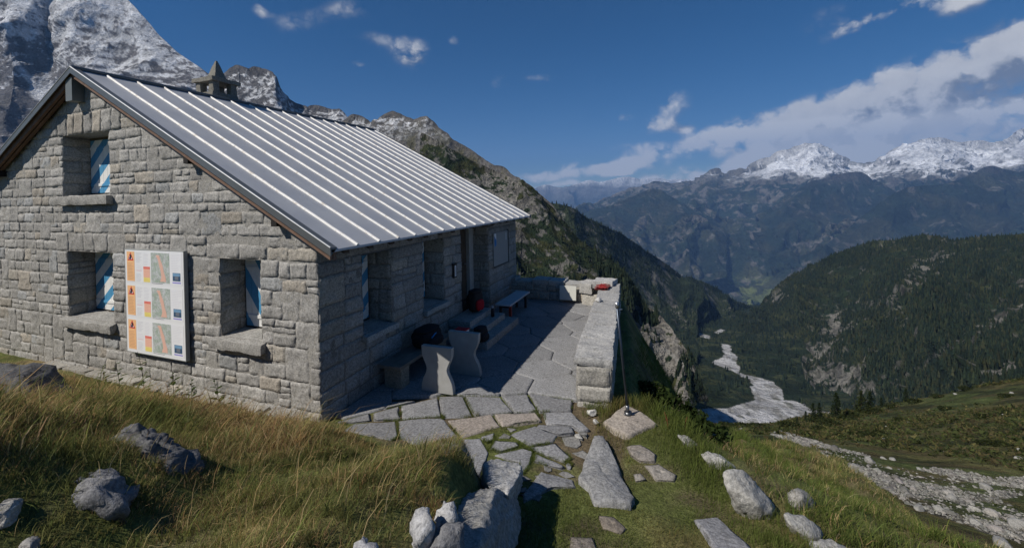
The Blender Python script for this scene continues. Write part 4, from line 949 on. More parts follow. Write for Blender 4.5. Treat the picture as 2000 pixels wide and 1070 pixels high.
# flat stones set in the turf
def flat(label, pix, th, col, seed, bulge=.02, wn=.012, jag=.02, name='stepping_stone', cat='paving stone', group=None, off=0.):
    w = np.array([hit(x, y)[0][:2] for x, y in pix]); c = w.mean(0); zc = float(ground(c[0], c[1])); m = MB()
    slab_mesh(m, w-c, lambda x, y: ground(x+c[0], y+c[1])-zc, th, None, col, .004, bulge, seed, jag, wn)
    return m.build(name, M_ROCK, None, True, label=label, cat=cat, group=group, loc=(c[0], c[1], zc+off))
flat('tall triangular slab of streaked granite leaning in the middle of the path', [(1160, 857), (1178, 858), (1203, 905), (1240, 985), (1232, 997), (1160, 990), (1150, 962), (1130, 945), (1140, 910)], .07, (.25, .25, .25), 501, .03, .05, .03)
flat('grey triangular paving stone left of the tall triangular slab', c6((1055, 622), (1160, 485), (1345, 540), (1365, 582), (1225, 588), (1060, 668)), .015, (.24, .24, .245), 502)
flat('smooth grey rectangular slab at the bottom centre of the path', [(1354, 1017), (1400, 1013), (1466, 1070), (1480, 1090), (1400, 1090)], .03, (.23, .23, .24), 503, .004, .004, .006)
flat('irregular tan stone in the turf right of the tall triangular slab', [(1222, 872), (1250, 868), (1285, 890), (1282, 905), (1250, 905), (1228, 890)], .012, (.25, .225, .20), 504)
flat('larger tan stone just below the irregular tan one', [(1255, 908), (1285, 905), (1325, 930), (1318, 942), (1280, 942)], .012, (.25, .23, .205), 505)
flat('smallest tan stone in the turf beside the tall triangular slab', [(1236, 928), (1252, 925), (1265, 940), (1240, 943)], .01, (.25, .23, .205), 506)
flat('dull brown stone at the right of the boulder shadow', [(1165, 1005), (1200, 1008), (1228, 1035), (1215, 1048), (1175, 1035)], .0, (.21, .18, .15), 507)
flat('brown stone at the bottom edge below the boulder shadow', [(1110, 1050), (1160, 1052), (1175, 1085), (1110, 1085)], .02, (.2, .175, .155), 508)
flat('little flat stone on the edge of the terrace paving by the turf', c6((1345, 290), (1375, 285), (1400, 318), (1350, 310)), .02, (.36, .35, .33), 509)
flat('pale pentagonal rock slab carrying the steel pole', [(1177, 828), (1222, 796), (1250, 808), (1283, 833), (1228, 857), (1200, 846)], .05, (.33, .29, .25), 510, .01, .02, .02, 'rock_slab', 'rock slab')
pl = thing('steel_pole', 'leaning thin grey steel pole bolted to the pale rock slab', 'pole')
G, _ = hit(1227, 818); tp = at(1205, 598, 6.15); z0 = G[2]+.06
pl.location = (G[0], G[1], z0); v = tp-np.array([G[0], G[1], z0])
c = MB(); c.tube([(0, 0, 0), tuple(v*.5), tuple(v)], .017, (.07, .085, .11), 10); c.build('shaft', M_STEEL, pl, True)
c = MB(); c.tube([(0, 0, -.03), (0, 0, .05)], .055, (.12, .125, .13), 12); c.tube([(-.06, -.02, .0), (.08, .03, .0)], .02, (.25, .25, .27), 8); c.tube(np.stack([v*0.01, v*.09]), .026, (.16, .165, .175), 10); c.build('foot', M_STEEL, pl, True)
c = MB(); c.tube(np.stack([v-np.array([0, 0, .02]), v+np.array([0, 0, .06])]), .028, (.5, .5, .5), 8); c.tube(np.stack([v*.97, v*.97+np.array([.07, .02, .0])]), .01, (.4, .42, .45), 6); c.build('top_bracket', M_STEEL, pl, True)
# ------------------------------------------------------------------ far terrain: lofted mountain sides
def rows_eval(rows, px):
    py = np.stack([np.interp(px, [p[0] for p in r], [p[1] for p in r]) for r in rows])
    D = np.stack([np.exp(np.interp(px, [p[0] for p in r], np.log([p[2] for p in r]))) for r in rows])
    return py, D
def loft(rows, x0, x1, nu, nv, back=2, smooth=0):
    """rows run from the foot to the crest; back rows fall away behind the crest. returns points (nu, nv, 3), u px, v 0..1"""
    px = np.linspace(x0, x1, nu); py, D = rows_eval(rows, px); k = len(rows)
    vv = np.linspace(0, 1, nv); s = vv*(k-1); i = np.clip(np.floor(s).astype(int), 0, k-2); f = (s-i)[:, None]
    PYv = py[i]*(1-f)+py[i+1]*f; Dv = np.exp(np.log(D[i])*(1-f)+np.log(D[i+1])*f)
    if smooth:
        for _ in range(smooth*4):
            Dv[:, 1:-1] = (Dv[:, :-2]+2*Dv[:, 1:-1]+Dv[:, 2:])/4
        for _ in range(smooth):
            Dv[1:-1] = (Dv[:-2]+2*Dv[1:-1]+Dv[2:])/4; Dv[:, 1:-1] = (Dv[:, :-2]+2*Dv[:, 1:-1]+Dv[:, 2:])/4
            PYv[1:-1] = (PYv[:-2]+2*PYv[1:-1]+PYv[2:])/4
    Pm = at(np.broadcast_to(px, PYv.shape), PYv, Dv)
    if back:
        c = Pm[-1]; dirh = c-CP; dirh[:, 2] = 0; dirh /= np.linalg.norm(dirh, axis=1, keepdims=True); ex = []
        for b in range(1, back+1):
            q = c+dirh*(D[-1]*.10*b**1.4)[:, None]; q[:, 2] -= D[-1]*.05*b**1.5; ex.append(q)
        Pm = np.concatenate([Pm, np.stack(ex)]); vv = np.concatenate([vv, 1+np.arange(1, back+1)*.1])
    return np.swapaxes(Pm, 0, 1), px, vv
def normals(Pm):
    du = np.gradient(Pm, axis=0); dv = np.gradient(Pm, axis=1); n = np.cross(du, dv); n /= np.linalg.norm(n, axis=-1, keepdims=True)+1e-12
    fl = np.sign(np.sum(n*(CP-Pm), -1, keepdims=True)); n0 = n*np.where(fl == 0, 1, fl); return n0
def sheet(name, Pm, cc, m, kind='structure', **kw):
    nu, nv = Pm.shape[:2]
    return link(name, raw_mesh(name, Pm.reshape(-1, 3), gridquads(nu, nv)[:, ::-1], None, cc.reshape(-1, 3), True, (m,)), kind=kind, **kw)
ROCKC, ROCKD, SNOW = np.array([.235, .225, .215]), np.array([.13, .125, .125]), np.array([.74, .76, .80])
PINE, PINE2, GRASSG = np.array([.022, .034, .018]), np.array([.040, .052, .024]), np.array([.085, .095, .035])

def relief(Pm, L, amp, seed, crest=.35, octv=7, stretch=(1, 1, .45), rid=.6, spur=None):
    """rocky relief along the surface normal; L = largest feature in metres"""
    n = normals(Pm); q = Pm*np.array(stretch)/L
    r = rid*ridged(q, octv, seed)+(1-rid)*fbm(q*1.7+3, octv, seed+5)
    nv = Pm.shape[1]; v = np.linspace(0, 1.1, nv); fade = lerp(1., crest, sst(.82, 1., v))[None, :]
    if spur:
        Ls, As = spur; cr = Pm[:, nv*3//4, :2]; s_ = np.concatenate([[0], np.cumsum(np.linalg.norm(np.diff(cr, axis=0), axis=1))])
        q2 = np.stack([np.broadcast_to(s_[:, None]/Ls, Pm.shape[:2])+.35*fbm(Pm/(Ls*1.3), 4, seed+9), np.broadcast_to(v[None]*1.1, Pm.shape[:2]), np.full(Pm.shape[:2], seed*1.3)], -1)
        sp_ = ridged(q2, 5, seed+11, .55); w_ = (sst(0, .25, v)*lerp(1., .25, sst(.75, 1., v)))[None]
        Pm = Pm+n*(As*sp_*w_)[..., None]
    n = n*np.array([1, 1, .75])
    return Pm+n*(amp*r*fade)[..., None], r
# --- the snow dusted peak at the left
rows = [[(-420, 640, 1100), (-150, 560, 1250), (60, 520, 1350), (300, 470, 1350), (620, 430, 1350)],
        [(-420, 330, 1500), (-150, 320, 1600), (0, 290, 1650), (60, 265, 1800), (110, 215, 1950), (180, 270, 1750), (300, 285, 1650), (620, 330, 1550)],
        [(-420, 180, 1800), (-150, 130, 2000), (20, 110, 2000), (100, 90, 2180), (130, 100, 2080), (300, 180, 1950), (620, 290, 1750)],
        [(-420, 40, 2000), (-250, -60, 2150), (-120, -200, 2250), (-40, -250, 2300), (60, -230, 2330), (150, -130, 2350), (215, -40, 2350), (245, -5, 2330), (262, 12, 2300), (285, 38, 2280), (310, 68, 2260), (345, 102, 2230), (385, 128, 2200), (405, 143, 2180), (430, 160, 2160), (500, 225, 2100), (620, 300, 2000)]]
Pm, px, v = loft(rows, -420, 620, 460, 460, 2, 3)
Pm, r = relief(Pm, 330, 95, 3, .12, 8, (1, 1, .45))
n = normals(Pm); z = Pm[..., 2]
tex = fbm(Pm/np.array([38, 38, 22.]), 7, 21, .66); str_ = fbm(Pm/np.array([15, 15, 120.]), 6, 25, .62)
pxg, pyg = proj(Pm)
band = fbm(np.stack([Pm[..., 0]/260, Pm[..., 1]/260, Pm[..., 2]/34], -1), 5, 27, .6)
sn = sst(-.09, .12, tex*.85+str_*.65+band*.45+.30*(n[..., 2]-.30)+.42*sst(175, 40, pyg)-.22-.30*sst(120, 40, pxg)*sst(40, 110, pyg))
cw = sst(9, 3, d_line(pxg, pyg, [(30, 125), (62, 160), (95, 195)]))*sst(-.5, .1, tex)+sst(1, .6, ((pxg-85)/32)**2+((pyg-178)/22)**2)*.9
sn = np.clip(np.maximum(sn*.95, cw), 0, 1)
cc = mixc(np.array([.16, .156, .16]), SNOW*.97, sn*.96); cc = mixc(cc, ROCKD*.7, sst(.12, .3, fbm(Pm/np.array([45, 45, 110.]), 5, 29))*.75*(1-sn*.6))
sheet('snowy_peak', Pm, cc, M_MTN)
# --- second summit and the far left ridge behind the roof
rows = [[(330, 460, 1200), (560, 440, 1250), (800, 420, 1300), (900, 420, 1300)],
        [(330, 330, 1500), (560, 330, 1500), (800, 330, 1500), (900, 330, 1500)],
        [(330, 230, 1900), (390, 190, 1850), (420, 168, 1800), (440, 146, 1780), (452, 137, 1770), (463, 132, 1770), (474, 136, 1770), (488, 141, 1770), (497, 135, 1770), (512, 137, 1770), (530, 143, 1760), (538, 150, 1760), (543, 163, 1760), (552, 178, 1770), (562, 190, 1780), (578, 204, 1800), (590, 209, 1800), (606, 210, 1800), (622, 211, 1800), (640, 216, 1800), (655, 215, 1800), (663, 214, 1800), (672, 222, 1800), (682, 232, 1800), (700, 242, 1800), (900, 300, 1800)]]
Pm, px, v = loft(rows, 330, 900, 380, 240, 2, 4)
Pm, r = relief(Pm, 160, 55, 8, .22, 8, (1, 1, .6), .6, (170, 60)); n = normals(Pm)
tex = fbm(Pm/np.array([22, 22, 16.]), 7, 31, .66)
sn = sst(.0, .18, tex+.45*(n[..., 2]-.40)+.0); cc = mixc(np.array([.125, .122, .125]), SNOW*.9, sn*.85)
sheet('rocky_summit', Pm, cc, M_MTN)
rows = [[(560, 520, 900), (1000, 560, 800), (1180, 620, 700)],
        [(560, 400, 1150), (800, 380, 1100), (1000, 450, 950), (1180, 560, 800)],
        [(560, 330, 1400), (640, 270, 1400), (676, 238, 1400), (690, 228, 1400), (702, 231, 1400), (722, 240, 1390), (735, 234, 1380), (752, 226, 1370), (766, 221, 1360), (780, 225, 1350), (792, 232, 1340), (808, 236, 1330), (822, 231, 1320), (832, 229, 1310), (842, 238, 1300), (852, 249, 1290), (875, 265, 1270), (893, 283, 1250), (915, 299, 1220), (940, 315, 1200), (962, 328, 1170), (980, 331, 1150), (1000, 345, 1120), (1020, 352, 1090), (1040, 370, 1060), (1060, 392, 1040), (1100, 440, 1000), (1180, 540, 900)]]
Pm, px, v = loft(rows, 560, 1180, 420, 280, 2, 3)
Pm, r = relief(Pm, 110, 34, 14, .28, 8, (1, 1, .6), .6, (120, 40)); n = normals(Pm); z = Pm[..., 2]
tex = fbm(Pm/np.array([13, 13, 10.]), 7, 35, .66)
low = sst(255, 120, z+60*fbm(Pm/60, 4, 3))
sn = sst(.02, .18, tex+.45*(n[..., 2]-.4))*(1-low)
cc = mixc(np.array([.145, .138, .13]), SNOW*.9, sn*.85)
gr = low*sst(-.1, .25, fbm(Pm/25, 5, 44)+.4*(n[..., 2]-.35)); cc = mixc(cc, np.array([.085, .08, .04]), gr*.8)
sheet('snowy_ridge', Pm, cc, M_MTN)
# --- the rocky spur beyond the terrace
SPUR = [[(820, 1000, 80), (1000, 960, 90), (1200, 900, 120), (1420, 905, 160)],
        [(820, 720, 260), (1000, 690, 270), (1200, 770, 290), (1300, 800, 310), (1380, 812, 320), (1420, 815, 320)],
        [(820, 520, 480), (1000, 520, 460), (1120, 560, 440), (1200, 640, 410), (1300, 740, 370), (1370, 790, 350), (1420, 810, 350)],
        [(820, 262, 760), (880, 290, 740), (950, 330, 720), (985, 345, 700), (1005, 350, 690), (1020, 351, 680), (1043, 368, 670), (1060, 388, 660), (1078, 408, 650), (1090, 425, 640), (1104, 438, 630), (1128, 466, 620), (1150, 480, 610), (1172, 499, 605), (1195, 515, 580), (1215, 535, 560), (1235, 568, 540), (1252, 594, 520), (1277, 614, 490), (1300, 632, 470), (1318, 652, 440), (1338, 686, 410), (1350, 715, 395), (1360, 745, 385), (1375, 790, 375), (1420, 808, 370)]]
SPUR = [[(x, y, D if D < 200 else 200+(D-200)*.60) for x, y, D in r_] for r_ in SPUR]      # the spur stands close
Pm, px, v = loft(SPUR, 820, 1373, 540, 480, 2, 4)
Pm0 = Pm.copy()
Pm, r = relief(Pm, 65, 17, 18, .25, 8, (1, 1, .30), .6, (56, 22)); n = normals(Pm); z = Pm[..., 2]
pxg, pyg = proj(Pm)
big = fbm(Pm/np.array([95, 95, 60.]), 4, 52); fine = fbm(Pm/np.array([6.5, 6.5, 10.]), 6, 53, .62); strk = fbm(Pm/np.array([6, 6, 36.]), 5, 55, .6)
up = sst(600, 470, pyg)*sst(1230, 1120, pxg)
gul = sst(560, 640, pyg)*sst(1180, 1215, pxg)*sst(1360, 1300, pxg)
rk = sst(-.06, .12, fine*.6+strk*.9+big*.8-.25*(n[..., 2]-.35)+.10*up-.30*(1-up)*(1-gul)+.16*gul)
veg = mixc(PINE, np.array([.045, .050, .022]), sst(-.1, .3, fbm(Pm/16, 5, 57)))
cc = mixc(veg, mixc(np.array([.235, .222, .20]), np.array([.13, .125, .115]), sst(-.05, .25, strk)), rk)
spur_rk = rk
path_m = sst(5, 2, d_line(pxg, pyg, [(1298, 682), (1318, 697), (1335, 715), (1352, 728), (1362, 738)]))
cc = mixc(cc, np.array([.30, .29, .27]), path_m*.8)
sheet('rocky_spur', Pm, cc, M_MTN)
spurP, spurN = Pm, n
# --- wooded ridge behind the spur
rows = [[(980, 840, 740), (1200, 830, 750), (1340, 806, 770), (1370, 786, 830), (1395, 702, 1090), (1440, 660, 1450), (1482, 630, 2050), (1540, 660, 2300)],
        [(980, 640, 1150), (1200, 660, 1150), (1330, 690, 1150), (1390, 650, 1400), (1440, 630, 1750), (1482, 620, 2100), (1540, 650, 2350)],
        [(980, 405, 1500), (1060, 400, 1500), (1075, 396, 1500), (1090, 397, 1500), (1105, 401, 1510), (1120, 408, 1520), (1142, 424, 1550), (1165, 433, 1580), (1200, 452, 1640), (1230, 472, 1700), (1262, 494, 1760), (1300, 519, 1840), (1330, 540, 1900), (1350, 543, 1930), (1375, 552, 1960), (1400, 566, 2000), (1430, 584, 2050), (1455, 599, 2090), (1475, 609, 2120), (1490, 622, 2150), (1540, 645, 2400)]]
Pm, px, v = loft(rows, 980, 1540, 400, 260, 2, 4)
Pm, r = relief(Pm, 200, 30, 28, .2, 7, (1, 1, .5), .6, (240, 60)); n = normals(Pm); pxg, pyg = proj(Pm)
strk = fbm(Pm/np.array([22, 22, 90.]), 5, 65, .6); big = fbm(Pm/160, 4, 66)
rk = sst(.22, .36, strk*.8+big*.5-.1*(n[..., 2]-.5))
rk = np.maximum(rk, sst(14, 2, d_line(pxg, pyg, [(1265, 520), (1290, 555), (1312, 585), (1330, 615)]))*sst(-.15, .2, strk))
cc = mixc(mixc(PINE, PINE2, sst(-.2, .3, big)), np.array([.19, .18, .165]), rk*.75)
sheet('wooded_ridge', Pm, cc, M_MTN); ridgeP, ridgeN, ridge_rk = Pm, n, rk
# --- valley floor with the gravel river bed
rows = [[(1100, 860, 560), (1300, 845, 600), (1480, 850, 600), (1620, 850, 600), (1760, 840, 600)],
        [(1100, 800, 640), (1300, 800, 670), (1480, 800, 680), (1600, 798, 690), (1760, 790, 680)],
        [(1100, 730, 860), (1350, 735, 870), (1450, 735, 880), (1560, 735, 890), (1760, 720, 860)],
        [(1100, 680, 1080), (1400, 682, 1090), (1450, 682, 1090), (1560, 680, 1080), (1760, 660, 1050)],
        [(1100, 640, 1330), (1390, 645, 1380), (1420, 645, 1390), (1560, 640, 1350), (1760, 620, 1300)],
        [(1100, 600, 1900), (1400, 608, 1950), (1475, 606, 2000), (1560, 600, 1950), (1760, 590, 1900)],
        [(1100, 590, 2300), (1400, 596, 2400), (1475, 596, 2450), (1560, 590, 2400), (1760, 580, 2300)]]
Pm, px, v = loft(rows, 1100, 1760, 520, 420, 0, 3)
Pm[..., 2] += 1.6*fbm(Pm/30, 5, 71)
pxg, pyg = proj(Pm)
c8 = lambda pts: [(1200+x/3.822, 560+y/3.822) for x, y in pts]
G1 = c8([(600, 945), (700, 900), (850, 905), (990, 855), (1055, 845), (1040, 800), (1000, 735), (1030, 740), (1010, 690), (960, 670), (900, 640), (730, 570), (820, 525), (830, 510), (800, 440), (795, 422), (870, 445), (880, 480), (910, 500), (920, 560), (930, 640), (1000, 660), (1080, 680), (1190, 715), (1230, 750), (1265, 780), (1255, 845), (1340, 850), (1420, 880), (1490, 920), (1620, 940), (1600, 1100), (1250, 1140), (900, 1140), (650, 975)])
G2 = c8([(610, 330), (650, 350), (715, 365), (710, 390), (640, 372)]); G3 = c8([(745, 338), (790, 315), (825, 325), (770, 352)]); G4 = c8([(1025, 165), (1060, 162), (1095, 185), (1050, 187)])
wx = 3.*fbm(Pm/22, 3, 75); wy = 1.6*fbm(Pm/22+9, 3, 76)
gm = np.zeros(pxg.shape, bool)
for G_ in (G1, G2, G3, G4): gm |= in_poly(pxg+wx*(2 if G_ is G1 else .6), pyg+wy*(2 if G_ is G1 else .4), G_)
gm = gm.astype(float); gs = gm.copy()
gs[1:-1, 1:-1] = (gm[1:-1, 1:-1]*4+gm[:-2, 1:-1]+gm[2:, 1:-1]+gm[1:-1, :-2]+gm[1:-1, 2:])/8
fl = mixc(PINE, np.array([.055, .065, .03]), sst(-.1, .3, fbm(Pm/35, 5, 73)))
gcol = mixc(np.array([.52, .52, .53]), np.array([.36, .355, .34]), sst(.0, .3, fbm(Pm/np.array([14, 30, 14.]), 5, 77)))
gcol = mixc(gcol, np.array([.10, .11, .06]), sst(.32, .42, fbm(Pm/12, 4, 78))*.6)
cc = mixc(fl, gcol, gs)
me = raw_mesh('valley_floor', Pm.reshape(-1, 3), gridquads(*Pm.shape[:2])[:, ::-1], None, cc.reshape(-1, 3), True, (M_MTN,))
link('valley_floor', me, kind='structure'); floorP, floor_gm = Pm, gs
# --- dark wooded mountain at the right
rows = [[(1360, 700, 1250), (1410, 685, 1180), (1440, 714, 1010), (1470, 733, 920), (1500, 752, 840), (1530, 772, 770), (1565, 790, 715), (1610, 830, 640), (1680, 850, 540), (1750, 850, 430), (1850, 840, 330), (2000, 820, 250), (2300, 760, 220)],
        [(1360, 690, 1500), (1440, 655, 1450), (1500, 650, 1250), (1600, 640, 1050), (1750, 610, 850), (1900, 600, 680), (2000, 590, 600), (2300, 560, 550)],
        [(1360, 690, 1800), (1395, 668, 1800), (1420, 645, 1800), (1445, 626, 1760), (1468, 612, 1720), (1485, 600, 1680), (1498, 584, 1620), (1512, 570, 1580), (1530, 556, 1540), (1548, 541, 1500), (1566, 529, 1460), (1590, 517, 1420), (1612, 510, 1390), (1640, 500, 1360), (1670, 489, 1330), (1700, 480, 1290), (1740, 472, 1250), (1780, 466, 1210), (1815, 463, 1180), (1845, 465, 1140), (1865, 471, 1110), (1895, 467, 1070), (1925, 466, 1040), (1960, 465, 1000), (2000, 462, 960), (2100, 455, 920), (2300, 440, 880)]]
Pm, px, v = loft(rows, 1360, 2300, 640, 420, 2, 3)
Pm, r = relief(Pm, 150, 26, 38, .25, 8, (1, 1, .45), .6, (210, 62)); n = normals(Pm); pxg, pyg = proj(Pm)
strk = fbm(Pm/np.array([13, 13, 60.]), 5, 85, .62); big = fbm(Pm/np.array([150, 150, 110.]), 4, 86); fine = fbm(Pm/11, 5, 87, .6)
def blob(x, y, rx, ry, rot=0.):
    c, s = math.cos(math.radians(rot)), math.sin(math.radians(rot)); dx, dy = pxg-x, pyg-y
    return np.exp(-(((dx*c-dy*s)/rx)**2+((dx*s+dy*c)/ry)**2))
zone = np.maximum.reduce([blob(1625, 745, 90, 55), blob(1520, 672, 35, 14, 10), blob(1630, 635, 30, 26), blob(1585, 695, 60, 24, 25), blob(1515, 580, 20, 14, 40)*.9, blob(1810, 520, 90, 26, 35)*.72, blob(1745, 570, 50, 14, 35)*.7, blob(1850, 680, 130, 9, 32)*.9, blob(1930, 640, 100, 8, 34)*.8, blob(1960, 720, 90, 12, 30), blob(1985, 560, 50, 24, 20)*.6, blob(1700, 760, 70, 30)*.7])
rk = sst(.30, .50, zone*.62+strk*.80+fine*.55+big*.15)
veg = mixc(PINE, np.array([.045, .052, .022]), sst(-.1, .35, fbm(Pm/45, 5, 88)))
cc = mixc(veg, mixc(np.array([.215, .205, .185]), np.array([.10, .098, .085]), sst(-.05, .3, fine)), rk*.9)
sheet('wooded_mountain', Pm, cc, M_MTN); wmP, wmN, wm_rk = Pm, n, rk
# --- the snow topped range across the main valley
rows = [[(880, 640, 4200), (1300, 640, 4200), (1480, 622, 4300), (1700, 610, 4300), (2000, 570, 4300), (2400, 560, 4300)],
        [(880, 560, 5600), (1200, 560, 5800), (1480, 560, 5600), (1700, 540, 5300), (2000, 500, 5200), (2400, 490, 5200)],
        [(880, 480, 7600), (1150, 470, 7800), (1300, 455, 7600), (1500, 450, 7200), (1700, 440, 6900), (2000, 415, 6500), (2400, 400, 6500)],
        [(880, 430, 10500), (1100, 420, 10500), (1200, 400, 10300), (1300, 395, 9800), (1400, 390, 9200), (1500, 375, 9000), (1700, 375, 9000), (1850, 345, 8500), (2000, 340, 8200), (2400, 330, 8200)],
        [(880, 450, 12500), (1080, 425, 12500), (1120, 412, 12400), (1150, 402, 12300), (1185, 388, 12200), (1215, 376, 12100), (1240, 368, 12000), (1262, 362, 12000), (1282, 357, 11900), (1296, 356, 11900), (1310, 361, 11900), (1335, 358, 11800), (1352, 354, 11700), (1372, 343, 11600), (1390, 336, 11500), (1402, 334, 11500), (1415, 341, 11400), (1440, 338, 11300), (1470, 328, 11200), (1500, 315, 11200), (1530, 302, 11200), (1560, 290, 11200), (1580, 281, 11200), (1592, 280, 11200), (1612, 288, 11200), (1640, 304, 11200), (1660, 318, 11200), (1690, 322, 11000), (1715, 312, 10800), (1740, 298, 10600), (1770, 284, 10500), (1800, 276, 10400), (1830, 274, 10400), (1860, 279, 10400), (1900, 282, 10200), (1940, 284, 10000), (1965, 278, 9800), (1985, 268, 9600), (2000, 262, 9500), (2060, 245, 9400), (2200, 240, 9400), (2400, 250, 9400)]]
Pm, px, v = loft(rows, 880, 2400, 900, 420, 2, 4)
Pm, r = relief(Pm, 1500, 330, 48, .36, 9, (1, 1, .7), .6, (1300, 330)); Pm, r2 = relief(Pm, 520, 120, 49, .9, 7, (1, 1, .8), .9); n = normals(Pm); z = Pm[..., 2]; pxg, pyg = proj(Pm)
tex = fbm(Pm/np.array([260, 260, 160.]), 6, 91, .62)
sline = z+190*tex+150*(n[..., 2]-.5)-np.interp(pxg, [1000, 1300, 1420, 1500, 1700, 1850, 2000, 2400], [900, 560, 330, 230, 230, 230, 220, 220])
sn = sst(-20, 260, sline+160*fbm(Pm/700, 4, 94))
sn = np.clip(sn*1.25-sst(-.05, .25, fbm(Pm/np.array([150, 150, 90.]), 6, 95, .66)+.8*(.60-n[..., 2]))*1.0*sst(1100, 150, sline), 0, 1)
veg = mixc(np.array([.020, .032, .020]), np.array([.045, .050, .026]), sst(-.1, .3, fbm(Pm/500, 5, 96)))
rk = sst(.05, .3, fbm(Pm/np.array([170, 170, 420.]), 6, 97, .62)+.25*sst(-500, 350, z)-.2*(n[..., 2]-.5)); rk = np.where(z > 150, np.maximum(rk, sst(100, 350, z+200*tex)*.8), rk)
cc = mixc(veg, np.array([.16, .148, .135]), rk*.85)
mead = sst(.06, .2, fbm(Pm/np.array([190, 190, 190.]), 4, 98))*sst(520, 590, pyg)*sst(1330, 1400, pxg)*sst(1560, 1500, pxg)+ sst(1, .7, ((pxg-1802)/32)**2+((pyg-427)/7)**2+.5*tex)+sst(1, .7, ((pxg-1722)/26)**2+((pyg-487)/7)**2+.5*tex)+.6*sst(1, .7, ((pxg-1625)/18)**2+((pyg-484)/7)**2+.5*tex)
cc = mixc(cc, np.array([.17, .20, .065]), np.clip(mead, 0, 1)*.85)
cc = mixc(cc, SNOW, np.clip(sn, 0, 1))
sheet('snowy_range', Pm, cc, M_FAR)
# wooded shoulders in front of the range, cloud shade painted into their dark colours
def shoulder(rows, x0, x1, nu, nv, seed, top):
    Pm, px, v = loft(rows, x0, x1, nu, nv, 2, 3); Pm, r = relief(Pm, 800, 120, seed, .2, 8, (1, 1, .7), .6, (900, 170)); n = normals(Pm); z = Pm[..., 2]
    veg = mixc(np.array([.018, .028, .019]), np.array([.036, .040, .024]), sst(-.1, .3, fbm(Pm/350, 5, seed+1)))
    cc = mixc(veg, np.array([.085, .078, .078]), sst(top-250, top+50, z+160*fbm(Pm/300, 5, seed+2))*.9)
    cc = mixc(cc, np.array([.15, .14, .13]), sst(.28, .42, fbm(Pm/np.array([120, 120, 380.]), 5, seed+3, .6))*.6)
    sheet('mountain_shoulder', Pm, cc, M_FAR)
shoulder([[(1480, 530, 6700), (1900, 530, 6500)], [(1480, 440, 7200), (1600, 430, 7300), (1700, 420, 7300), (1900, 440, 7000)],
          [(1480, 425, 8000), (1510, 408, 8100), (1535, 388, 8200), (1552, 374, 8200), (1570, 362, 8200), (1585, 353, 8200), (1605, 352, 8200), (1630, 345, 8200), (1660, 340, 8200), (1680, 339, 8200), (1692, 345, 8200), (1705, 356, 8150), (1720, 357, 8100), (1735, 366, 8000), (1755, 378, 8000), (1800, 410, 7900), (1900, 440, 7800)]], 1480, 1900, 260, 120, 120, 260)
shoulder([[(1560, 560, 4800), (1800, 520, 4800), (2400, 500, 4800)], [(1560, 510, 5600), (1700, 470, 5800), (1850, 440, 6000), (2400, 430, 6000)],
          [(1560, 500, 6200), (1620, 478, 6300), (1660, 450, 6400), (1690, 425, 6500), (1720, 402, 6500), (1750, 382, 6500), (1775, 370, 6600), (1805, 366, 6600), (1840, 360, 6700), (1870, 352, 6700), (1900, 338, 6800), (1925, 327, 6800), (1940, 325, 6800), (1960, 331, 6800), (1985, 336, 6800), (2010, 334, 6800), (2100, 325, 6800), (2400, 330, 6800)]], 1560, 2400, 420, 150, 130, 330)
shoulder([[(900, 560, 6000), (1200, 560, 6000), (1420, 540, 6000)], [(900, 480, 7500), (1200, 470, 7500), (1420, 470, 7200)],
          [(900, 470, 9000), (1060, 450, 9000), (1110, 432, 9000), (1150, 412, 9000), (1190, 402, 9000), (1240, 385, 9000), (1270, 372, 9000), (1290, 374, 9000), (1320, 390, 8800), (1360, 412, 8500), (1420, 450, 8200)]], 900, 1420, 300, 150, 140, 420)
# --- bluish ranges at the end of the valley
rows = [[(900, 440, 17000), (1400, 440, 17000), (1600, 420, 17000)], [(900, 400, 20000), (1400, 400, 20000), (1600, 390, 20000)],
        [(900, 380, 23000), (1040, 378, 23000), (1055, 369, 23000), (1066, 364, 23000), (1080, 369, 23000), (1100, 366, 23000), (1118, 363, 23000), (1140, 360, 23000), (1152, 357, 23000), (1170, 361, 23000), (1190, 357, 23000), (1215, 353, 23000), (1230, 352, 23000), (1250, 357, 23000), (1270, 353, 23000), (1300, 354, 23000), (1330, 350, 23000), (1345, 352, 23000), (1400, 345, 23000), (1600, 340, 23000)]]
Pm, px, v = loft(rows, 900, 1600, 420, 90, 2, 2); Pm, r = relief(Pm, 2200, 420, 58, .25, 8, (1, 1, .7), .6, (2200, 700)); z = Pm[..., 2]
sn = sst(250, 620, z+300*fbm(Pm/600, 5, 99)); cc = mixc(mixc(np.array([.05, .055, .05]), np.array([.15, .145, .14]), sst(-600, 200, z)), SNOW, sn*.8)
sheet('distant_range', Pm, cc, M_FAR)

# --- meadow basin right of the hut
MEAD = [[(1050, 1120, 9.5), (1300, 1150, 8.5), (1500, 1150, 8), (2000, 1300, 7.5), (2400, 1400, 7.5)],
        [(1050, 960, 26), (1400, 935, 24), (1600, 990, 18), (1800, 1060, 14.5), (2000, 1130, 12.5), (2400, 1250, 11)],
        [(1050, 880, 50), (1400, 850, 47), (1510, 852, 45), (1650, 905, 34), (1800, 975, 25), (2000, 1050, 20), (2400, 1170, 17)],
        [(1050, 862, 62), (1510, 847, 60), (1600, 860, 57), (1700, 880, 50), (1800, 905, 43), (1900, 915, 40), (2000, 925, 38), (2400, 960, 34)],
        [(1050, 842, 110), (1500, 838, 100), (1700, 845, 82), (2000, 835, 66), (2400, 820, 60)],
        [(1050, 838, 150), (1340, 832, 150), (1430, 829, 150), (1500, 830, 145), (1560, 817, 140), (1650, 802, 135), (1730, 790, 130), (1800, 777, 125), (1900, 757, 120), (2000, 740, 115), (2400, 660, 105)]]
